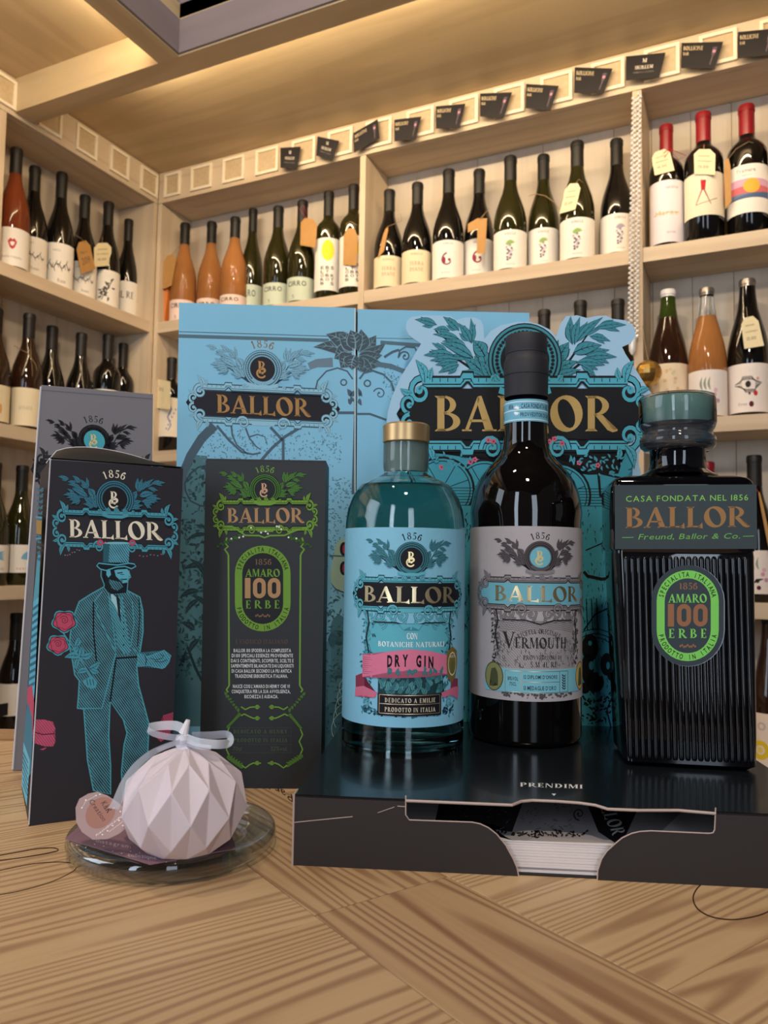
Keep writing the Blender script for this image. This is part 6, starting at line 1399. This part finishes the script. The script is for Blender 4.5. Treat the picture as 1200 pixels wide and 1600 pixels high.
cx0 = 843   # crest is turned a little to the right
cv.rect(824-165, 822, 824+140, 1096, VG)
cv.poly([(776,958),(908,958),(912,1045),(772,1045)], 'hatch_a8a1a2_8b8485')
for i in range(7): cv.stroke([(778,970+i*3),(800,966+i*3),(830,972+i*3),(870,964+i*3),(908,971+i*3)], .7, '5c5657')
for i in range(150):
    x_, y_ = rnd.uniform(776, 908), rnd.uniform(1000, 1044); cv.stroke([(x_, y_), (x_, y_-rnd.uniform(2, 7))], .8, '4a4546')
    if i % 3 == 0: cv.stroke([(x_, y_), (x_+5, y_)], .6, '4a4546')
for i in range(170):
    sd = rnd.choice((-1, 1)); x_ = cx0+sd*rnd.uniform(62, 78); y_ = rnd.uniform(950, 1040); an = rnd.uniform(0, 6.28)
    if y_ > 965 and abs(x_-cx0) < 66: continue
    cv.leaf(x_, y_, x_+6*math.cos(an), y_+6*math.sin(an), 2.4, rnd.choice(['5f595b', '3b3739']), K1)
for sd in (-1, 1):
    for y_ in (960, 995, 1015): scroll(cv, cx0+sd*70, y_, 7, 90, 1.2, '7a7476', 2.0, 1.1, K1, flip=sd, n=12)
    scroll(cv, cx0+sd*45, 962, 9, 90, 1.3, '7a7476', 2.2, 1.2, K1, flip=sd, n=12)
for i in range(40): x_ = cx0+rnd.uniform(-28, 28); cv.leaf(x_, 966, x_+rnd.uniform(-7, 7), 958+rnd.uniform(-5, 6), 3, '55606a', K1)
for i in range(60): x_ = cx0+rnd.uniform(-62, 62); y_ = 1090+rnd.uniform(-3, 4)-abs(x_-cx0)*.02; cv.leaf(x_, y_-2, x_+rnd.uniform(-7, 7), y_-rnd.uniform(2, 8), 3.2, '5f595b', K1)
ornate(cv, cx0, 944, 970, 74, '8a8486', K1, VG)
cv.set(cx0, 1060, 1, 0, 0, -1); cv.arctext('RICETTA ORIGINALE', 0, 0, 70, 118, 62, 7.5, K1, 'serif', wk=5.2); cv.set()
cv.text('V', 784, 804, 1014, 988, K1); cv.text('ERMOUTH', 804, 890, 1013, 996, K1, sp=.04)
cv.text('PROVVEDITORI DI', 817, 880, 1030.5, 1024, K1, sp=.05); cv.text('S.M. IL RE', 828, 872, 1042.5, 1034, K1, sp=.1)
cv.rect(752, 1046, 936, 1083, '7cbecd')
for (x0, y0, x1, y1) in ((789,1049,893,1049),(789,1082,893,1082),(814,1065.5,876,1065.5),(789,1049,789,1082),(814,1049,814,1082),(876,1049,876,1082),(893,1049,893,1082)): cv.stroke([(x0, y0), (x1, y1)], .9, 'foil_c9b98c')
cv.text('18%VOL', 793, 810, 1064, 1058, K1, 'bold'); cv.text('75CL', 796, 807, 1072, 1066.5, K1, 'bold'); cv.text("12 DIPLOMI D'ONORE", 818, 872, 1060.5, 1054.5, K1, 'bold'); cv.text("13 MEDAGLIE D'ORO", 818, 870, 1078, 1071.5, K1, 'bold')
for t_ in range(6): cv.leaf(884, 1078-t_*4, 888, 1074-t_*4, 2.2, K1); cv.leaf(884, 1078-t_*4, 880, 1074-t_*4, 2.2, K1)
for x_ in (769, 930):
    cv.ell(x_, 1060, 17, 23, '3d4436', 26); cv.ell(x_, 1060, 15.5, 21.5, '8d8c58' if x_ < 800 else 'c8a85e', 26)
    cv.poly([(x_-4,1048),(x_+3,1046),(x_+7,1053),(x_+8,1060),(x_+6,1066),(x_+8,1074),(x_+2,1070),(x_-1,1076),(x_-8,1076),(x_-3,1066),(x_-6,1056)], '4d5138')
crest(cv, cx0, 928, 205, pal('5a5457', '232124', '8a8486', '72b6c6', 'foil_d3b98a', '72b6c6', 'd9c68a', '2b292c'), slope=0, cy_off=.28, text_w=.36, pw=1.1)
cv.set(); cv.build('label', LmV(VR_+.0003, 820, zvf), ver, grid=3.0, h0=1e-4)
# ---- amaro (square bottle)
aL, aR = onZ(977, 1197, ZR), onZ(1186, 1208, ZR); ad = (aR-aL).normalized(); an_ = V((ad.y, -ad.x, 0)); AT = .060
ama = thing('amaro_bottle', V(((aL+aR)/2-an_*AT/2).xy.to_tuple()+(ZR,)), 'square ribbed black amaro bottle with green oval badge and teal stopper', 'bottle')
ao = V((ama.location.x, ama.location.y, 0)); invM = Matrix.Translation(-ama.location)
P0 = aL.copy()
def fr(px, py): return onPlane(px, py, P0, an_)
def rsec(hw0, hw1, z, hd, rad_, ns=5):
    """rounded rectangle section between along-coordinates hw0..hw1 (from bottle centre)"""
    o_ = []
    for cx_, cy_, a0 in ((hw1-rad_, hd-rad_, 0), (hw0+rad_, hd-rad_, 90), (hw0+rad_, -hd+rad_, 180), (hw1-rad_, -hd+rad_, 270)):
        for i in range(ns+1):
            a_ = math.radians(a0+90*i/ns); x_, y_ = cx_+rad_*math.cos(a_), cy_+rad_*math.sin(a_)
            p = ad*x_-an_*y_; o_.append(V((p.x, p.y, z)))
    return o_
def along(p): return (p-ama.location).dot(ad)
def sec(pyl, pxl, pxr, inset=0, hd=AT/2, rad_=.005, dz=0):
    a_, b_ = fr(pxl, pyl), fr(pxr, pyl); return rsec(along(a_)+inset, along(b_)-inset, (a_.z+b_.z)/2-ZR+dz, hd-inset, rad_)
secs = [rsec(along(aL)+.004, along(aR)-.004, .0004, AT/2-.004, .004), rsec(along(aL)+.0004, along(aR)-.0004, .003, AT/2-.0004, .005), sec(1150, 974, 1187.5, .0006), sec(868, 961, 1183.5, .0006), sec(861, 960.5, 1183.3, .0008), sec(859, 959, 1183.2), sec(760, 957, 1182), sec(752, 957.5, 1181.5, .0006), sec(746, 959, 1180, .002), sec(742, 964, 1175, .005, rad_=.006)]
mb = MB(); ns_ = len(secs[0]); vv = [p for s_ in secs for p in s_]
mb.add(vv, [(j*ns_+i, j*ns_+(i+1) % ns_, (j+1)*ns_+(i+1) % ns_, (j+1)*ns_+i) for j in range(len(secs)-1) for i in range(ns_)]+[list(range(ns_))[::-1], [(len(secs)-1)*ns_+i for i in range(ns_)]])
amg = mat('glass_amaro', '08080b', .04, coat=.2, spec=.6, vary=.1)
mb.build('glass', amg, ama, smooth=True, sharp=50)
# ribs on the front
mb = MB(); y_t, y_b = 869, 1186; nr = 20
for i in range(nr):
    f0, f1 = (i+.5)/nr, .5/nr
    xt = 973+(1170-973)*f0; xb = 981+(1180-981)*f0
    T_, B_ = fr(xt, y_t+3*f0*0), fr(xb, y_b+8*f0); R_ = along(fr(xt+197/nr/2, 900))-along(fr(xt-197/nr/2, 900)); R_ /= 2; R_ *= .93
    ringz = []; TT = [0, .002, .006, .012, .02, .2, .4, .6, .8, .97, .985, .992, .997, 1]; nz_ = len(TT)-1; sg = 8
    for j in range(nz_+1):
        t_ = TT[j]; e = 1.0
        z_ = T_.z*(1-t_)+B_.z*t_
        e = math.sqrt(max(0, 1-max(0, (0.02-t_)/.02, (t_-.985)/.015)**2)) if j not in (0, nz_) else .02
        c_ = T_*(1-t_)+B_*t_-an_*.0009
        ringz.append([c_+ad*(R_*e*math.cos(math.pi*k_/sg))+an_*(.0024*e*math.sin(math.pi*k_/sg)) for k_ in range(sg+1)])
    vv = [p for r_ in ringz for p in r_]; k1 = sg+1
    mb.add(vv, [(j*k1+k_, j*k1+k_+1, (j+1)*k1+k_+1, (j+1)*k1+k_) for j in range(nz_) for k_ in range(sg)])
wpart(mb, 'ribs', amg, ama, smooth=True, sharp=80)
# neck: dark glass with clear rings, teal stopper in a clear collar
nx_, ny_ = ama.location.x, ama.location.y; ND = math.hypot(nx_, ny_); rn = lambda hw: ND*math.sin(math.atan(hw/FPX)); npx = 1057
zn = lambda py: zax(nx_, ny_, npx, py)-ZR
mb = MB(); zb_ = zn(741)
mb.lathe([(rn(55), zn(744)), (rn(48), zn(740)), (rn(41), zn(735)), (rn(39), zn(728)), (rn(39), zn(706)), (rn(40), zn(704))], 48, cap=False); mb.build('neck', amg, ama, smooth=True)
smoke = mat('glass_smoke', '5a6068', .02, trans=.75, ior=1.45, vary=.02)
mb = MB(); mb.lathe([(0, zn(705)), (rn(46), zn(705)), (rn(52), zn(699)), (rn(53.5), zn(693)), (rn(53), zn(686)), (rn(49), zn(682)), (rn(48.5), zn(676)), (rn(52), zn(670)), (rn(53.5), zn(665)), (0, zn(665))], 48, cap=False); mb.build('neck_rings', smoke, ama, smooth=True, sharp=60)
mb = MB(); mb.lathe([(0, zn(664.6)), (rn(51), zn(664.6)), (rn(52.5), zn(655)), (rn(52.5), zn(628)), (rn(51), zn(625)), (0, zn(625))], 48, cap=False); mb.build('stopper', mat('stopper_teal', '7aa19d', .35, vary=.1, coat=.5), ama, smooth=True, sharp=40)
mb = MB(); mb.lathe([(rn(52.9), zn(664.4)), (rn(54.2), zn(663)), (rn(54.2), zn(628)), (rn(52), zn(621)), (0, zn(620)), (0, zn(622)), (rn(50), zn(623)), (rn(52.9), zn(628)), (rn(52.9), zn(664.4))], 48, cap=False); mb.build('collar', gl_clear, ama, smooth=True, sharp=60)
F2 = planemap(P0+an_*.0003, an_)
cv = Cv(); cv.poly([(960.5,758),(1182,757),(1183,857.5),(961,858)], '3d474b')
cv.text('CASA FONDATA NEL 1856', 978, 1170, 784, 774.5, '86c95c', 'sans', sp=.12, slope=-.012)
cv.text('BALLOR', 976, 1170, 825, 793, '9c744a', sp=.03, slope=-.01)
cv.set(252, 0, 1, 0, -.3, 1); cv.text('Freund, Ballor & Co.', 998, 1158, 843, 834, '6fae50', 'sans', slope=-.01); cv.set(); cv.stroke([(972,840),(990,839.6)], 1, '6fae50'); cv.stroke([(1161,838),(1178,837.6)], 1, '6fae50')
cv.build('label', F2, ama, inv=invM)
cv = Cv(); badge(cv, 1074.5, 962, 97, 142, 12.5, '7fd060', '17230f', '39434a', brown='96684a', rim=8)
ob = cv.build('badge', planemap(P0+an_*.0015, an_), ama, inv=invM)
mb = MB(); cxb, cyb, rx, hy = 1074.5, 962, 57, 79
cap_ = [(cxb+rx*math.cos(math.pi*i/14), cyb-(hy-rx)-rx*math.sin(math.pi*i/14)) for i in range(15)]+[(cxb-rx*math.cos(math.pi*i/14), cyb+(hy-rx)+rx*math.sin(math.pi*i/14)) for i in range(15)]
mb.slab([fr(*p)+an_*.00148 for p in cap_], -an_*.0015); wpart(mb, 'badge_plate', amg, ama)
# ================================================================ CANDLE, DISH AND CARDS
ds = onZ(269, 1387, ZT); hd_ = V((ds.x, ds.y, 0)).normalized(); DR = .0575; dc = V((ds.x, ds.y, 0))+hd_*(DR-.001); dish = thing('glass_dish', (dc.x, dc.y, ZT), 'shallow round clear glass dish under the white candle', 'dish')
gdm = thin_glass('dish_glass', 'f8fcfd', .30)
mb = MB(); mb.lathe([(0, .0006), (DR-.009, .0006), (DR-.004, .0012), (DR-.0012, .0035), (DR, .0075), (DR-.0004, .0105), (DR-.002, .0122), (DR-.0045, .0125), (DR-.012, .0108), (DR-.0185, .0085), (DR-.0205, .0052), (DR-.023, .0042), (0, .0042)], 96, cap=False); mb.build('dish_body', gdm, dish, smooth=True, sharp=50)
# card lying in the dish
cc_ = [(102,1311),(170,1262),(372,1285),(369,1327),(225,1347)]
mauve = mat('card_mauve', '84646e', .55, vary=.12, vs_=90)
zc_ = ZT+.0128
P_ = [onZ(*p, zc_+.0002*i) for i, p in enumerate([(102,1311),(150,1268),(345,1262),(369,1325),(235,1349)])]
c0 = sum(P_, V((0, 0, 0)))/len(P_); t = thing('care_card', c0, 'mauve card lying across the glass dish under the candle', 'card')
for p in P_: p.z = zc_
mb = MB(); mb.slab([p-c0 for p in P_[::-1]], (0, 0, .0005)); mb.build('card', mauve, t)
cv = Cv(); cv.text('instagram', 150, 205, 1316, 1310, 'c9b3b6', 'sans', slope=.18); cv.text('collezione', 200, 245, 1338, 1332, 'e0ccce', 'sans', slope=.12)
for i in range(12): cv.ell(120+i*14, 1318+i*2.5+random.uniform(-4, 6), 1.2, .7, 'e6d4d8', 6)
cv.build('print', lambda x, y, h: onZ(x, y, zc_+.0006)+V((0, 0, h)), t, inv=Matrix.Translation(-c0))
# candle
cb = onZ(286, 1322, ZT+.0135); CRa = .0318
cdl = thing('candle', (cb.x, cb.y, ZT+.0135), 'white faceted ball candle with organza bow in the glass dish', 'candle')
wax = mat('candle_wax', 'd3c6cc', .55, vary=.02); wax.node_tree.nodes['Principled BSDF'].inputs['Subsurface Weight'].default_value = .25
wax.node_tree.nodes['Principled BSDF'].inputs['Subsurface Radius'].default_value = (.004, .003, .003)
Nf = 10; a0_ = math.atan2(-cb.y, -cb.x)+.10
CH = onPlane(283, 1166, V((cb.x, cb.y, 0)), FWDV).z-(ZT+.0135)
lev = [(0.0, .60), (.13, .86), (.40, 1.04), (.70, .93), (.90, .54), (1.0, .10)]
rings = []
for k_, (h_, r_) in enumerate(lev):
    off_ = (k_ % 2)*.5; rings.append([V((CRa*r_*math.cos(a0_+2*math.pi*(i+off_)/Nf), CRa*r_*math.sin(a0_+2*math.pi*(i+off_)/Nf), CH*h_)) for i in range(Nf)])
mb = MB(); vv = [p for r_ in rings for p in r_]; fs = []
def vi(k_, i): return k_*Nf+(i % Nf)
for k_ in range(1, len(lev)-1):
    for i in range(Nf):
        if k_ % 2 == 0: l_, r_ = (k_-1, i-1+0), (k_-1, i); 
        # diamond between bottom (k-1), sides (k) and top (k+1)
        o_ = 1 if k_ % 2 == 1 else 0
        left_, right_ = vi(k_, i), vi(k_, i+1); mid = i+1 if k_ % 2 == 1 else i
        bot, top_ = vi(k_-1, mid), vi(k_+1, mid)
        c_ = (vv[left_]+vv[right_]+vv[bot]+vv[top_])/4
        ax_ = V((c_.x, c_.y, 0)).normalized(); 
        fs.append((left_, bot, top_)); fs.append((bot, right_, top_))
for i in range(Nf):
    pass
fs.append([vi(0, i) for i in range(Nf)][::-1]); fs.append([vi(len(lev)-1, i) for i in range(Nf)])
for i in range(Nf):   # close the gaps at the first and the last ring
    mid = i+0; fs.append((vi(0, i), vi(0, i+1), vi(1, i))); L_ = len(lev)-1
    fs.append((vi(L_, i), vi(L_-1, i+1), vi(L_, i+1)))
mb.add(vv, fs); mb.build('wax_ball', wax, cdl, bevel=.0004)
topc = V((0, 0, CH)); Wp = lambda px, py, d=0: onPlane(px, py, V((cb.x, cb.y, 0))-FWDV*d, FWDV)-cdl.location
mb = MB(); mb.tube([topc-V((0,0,.002)), Wp(283,1158), Wp(287,1146), Wp(291,1134), Wp(294,1125)], [.0042, .0034, .0026, .0018, .0012], 10); mb.build('wick', mat('wick_wax', 'e4e0e6', .4), cdl, smooth=True)
org = mat('organza', 'dfe4f2', .45, trans=.0, alpha=.55, vary=.05, vs_=2500)
def ribbon(pts, w_, name='ribbon'):
    """pts: (px, py, forward offset, vertical half-width factor)"""
    P_ = [Wp(a_, b_, d_) for a_, b_, d_ in pts]; 
    # smooth
    Q_ = []
    for i in range(len(P_)-1):
        p0, p1, p2, p3 = P_[max(i-1, 0)], P_[i], P_[i+1], P_[min(i+2, len(P_)-1)]
        for t_ in [j/6 for j in range(6)]:
            Q_.append(.5*((2*p1)+(-p0+p2)*t_+(2*p0-5*p1+4*p2-p3)*t_*t_+(-p0+3*p1-3*p2+p3)*t_**3))
    Q_.append(P_[-1]); mb = MB(); n_ = len(Q_); vv = []
    for i, p in enumerate(Q_):
        t_ = (Q_[min(i+1, n_-1)]-Q_[max(i-1, 0)]).normalized(); s_ = t_.cross(FWDV); s_ = s_.normalized() if s_.length > .2 else V((0, 0, 1))
        tw = (s_*.85+FWDV*.5).normalized()
        ww = w_[0]+(w_[1]-w_[0])*i/(n_-1)
        vv += [p-tw*ww, p+tw*ww*0-tw.cross(t_)*.0002, p+tw*ww]
    mb.add(vv, [(i*3+k_, i*3+k_+1, (i+1)*3+k_+1, (i+1)*3+k_) for i in range(n_-1) for k_ in (0, 1)])
    mb.build(name, org, cdl, smooth=True)
ribbon([(288,1152,.002),(268,1152,.006),(240,1146,.004),(232,1138,-.002),(250,1134,-.006),(275,1134,-.006),(290,1142,.000)], (.0022, .0026))
ribbon([(288,1152,.002),(310,1160,.006),(340,1163,.006),(358,1160,.0),(356,1148,-.005),(330,1149,-.006),(300,1150,-.001)], (.0022, .0028))
ribbon([(284,1158,.004),(262,1165,.012),(235,1178,.018),(212,1198,.022),(196,1222,.026),(184,1250,.030),(177,1264,.032)], (.0016, .0026))
ribbon([(290,1158,.003),(308,1166,.003),(330,1168,.003)], (.0018, .0012)); ribbon([(282,1158,-.002),(262,1166,-.004),(246,1172,-.004)], (.0018, .0012))
mb = MB(); kn = Wp(285, 1155, .002); mb.lathe([(0, -.0028), (.003, -.002), (.0038, 0), (.003, .002), (0, .0028)], 12, cap=False); mb.v = [v+kn for v in mb.v]; mb.build('knot', mat('knot', 'dadce8', .5), cdl, smooth=True)
# clear tag leaning on the candle
pc = Wp(162, 1275, .012)+cdl.location; t = thing('gift_tag', pc, 'round-cornered translucent pink tag leaning on the card left of the candle', 'tag')
tn = (-FWDV+V((0, 0, .55))+LATV*.1).normalized(); tagm = mat('tag_clear', 'b59a98', .3, alpha=.82, vary=.08)
TO = [(118,1262),(124,1248),(138,1240),(152,1237),(168,1243),(186,1255),(200,1268),(205,1279),(200,1292),(186,1303),(168,1311),(145,1312),(128,1300),(119,1285)]
Tm = planemap(pc, tn); mb = MB(); mb.slab([Tm(x_, y_, 0)-pc for x_, y_ in TO[::-1]], -tn*.0006); mb.build('tag_body', tagm, t)
cv = Cv(); cv.ell(157, 1270, 27, 21, 'a3766a', 24, rot=-.9)
cv.set(163, 1249, -.35, .95, 1, .45); 
cv.set(168, 1273, -.62, -.72, -.45, .62) if False else cv.set(160, 1256, .55, .8, .85, -.45)
cv.text('K&R', -2, 17, -2, 9, '4a2f2c'); cv.text('Creation', -14, 26, -16, -7, '4a2f2c', 'sans'); cv.set()
for x_, y_ in ((150,1243),(156,1241),(134,1250),(128,1262),(178,1262),(188,1268),(196,1276),(186,1282),(176,1290),(168,1298),(192,1290),(160,1304)): cv.ell(x_, y_, 1.4, 1.1, 'efe2e2', 7)
cv.stroke([(150,1243),(134,1252),(127,1264)], .5, 'efe2e2'); cv.stroke([(170,1300),(190,1285),(197,1276)], .5, 'efe2e2'); cv.text('handmade', 150, 192, 1307, 1303, 'f0e4e4', 'sans', slope=-.75)
cv.build('print', Tm, t, inv=Matrix.Translation(-pc))
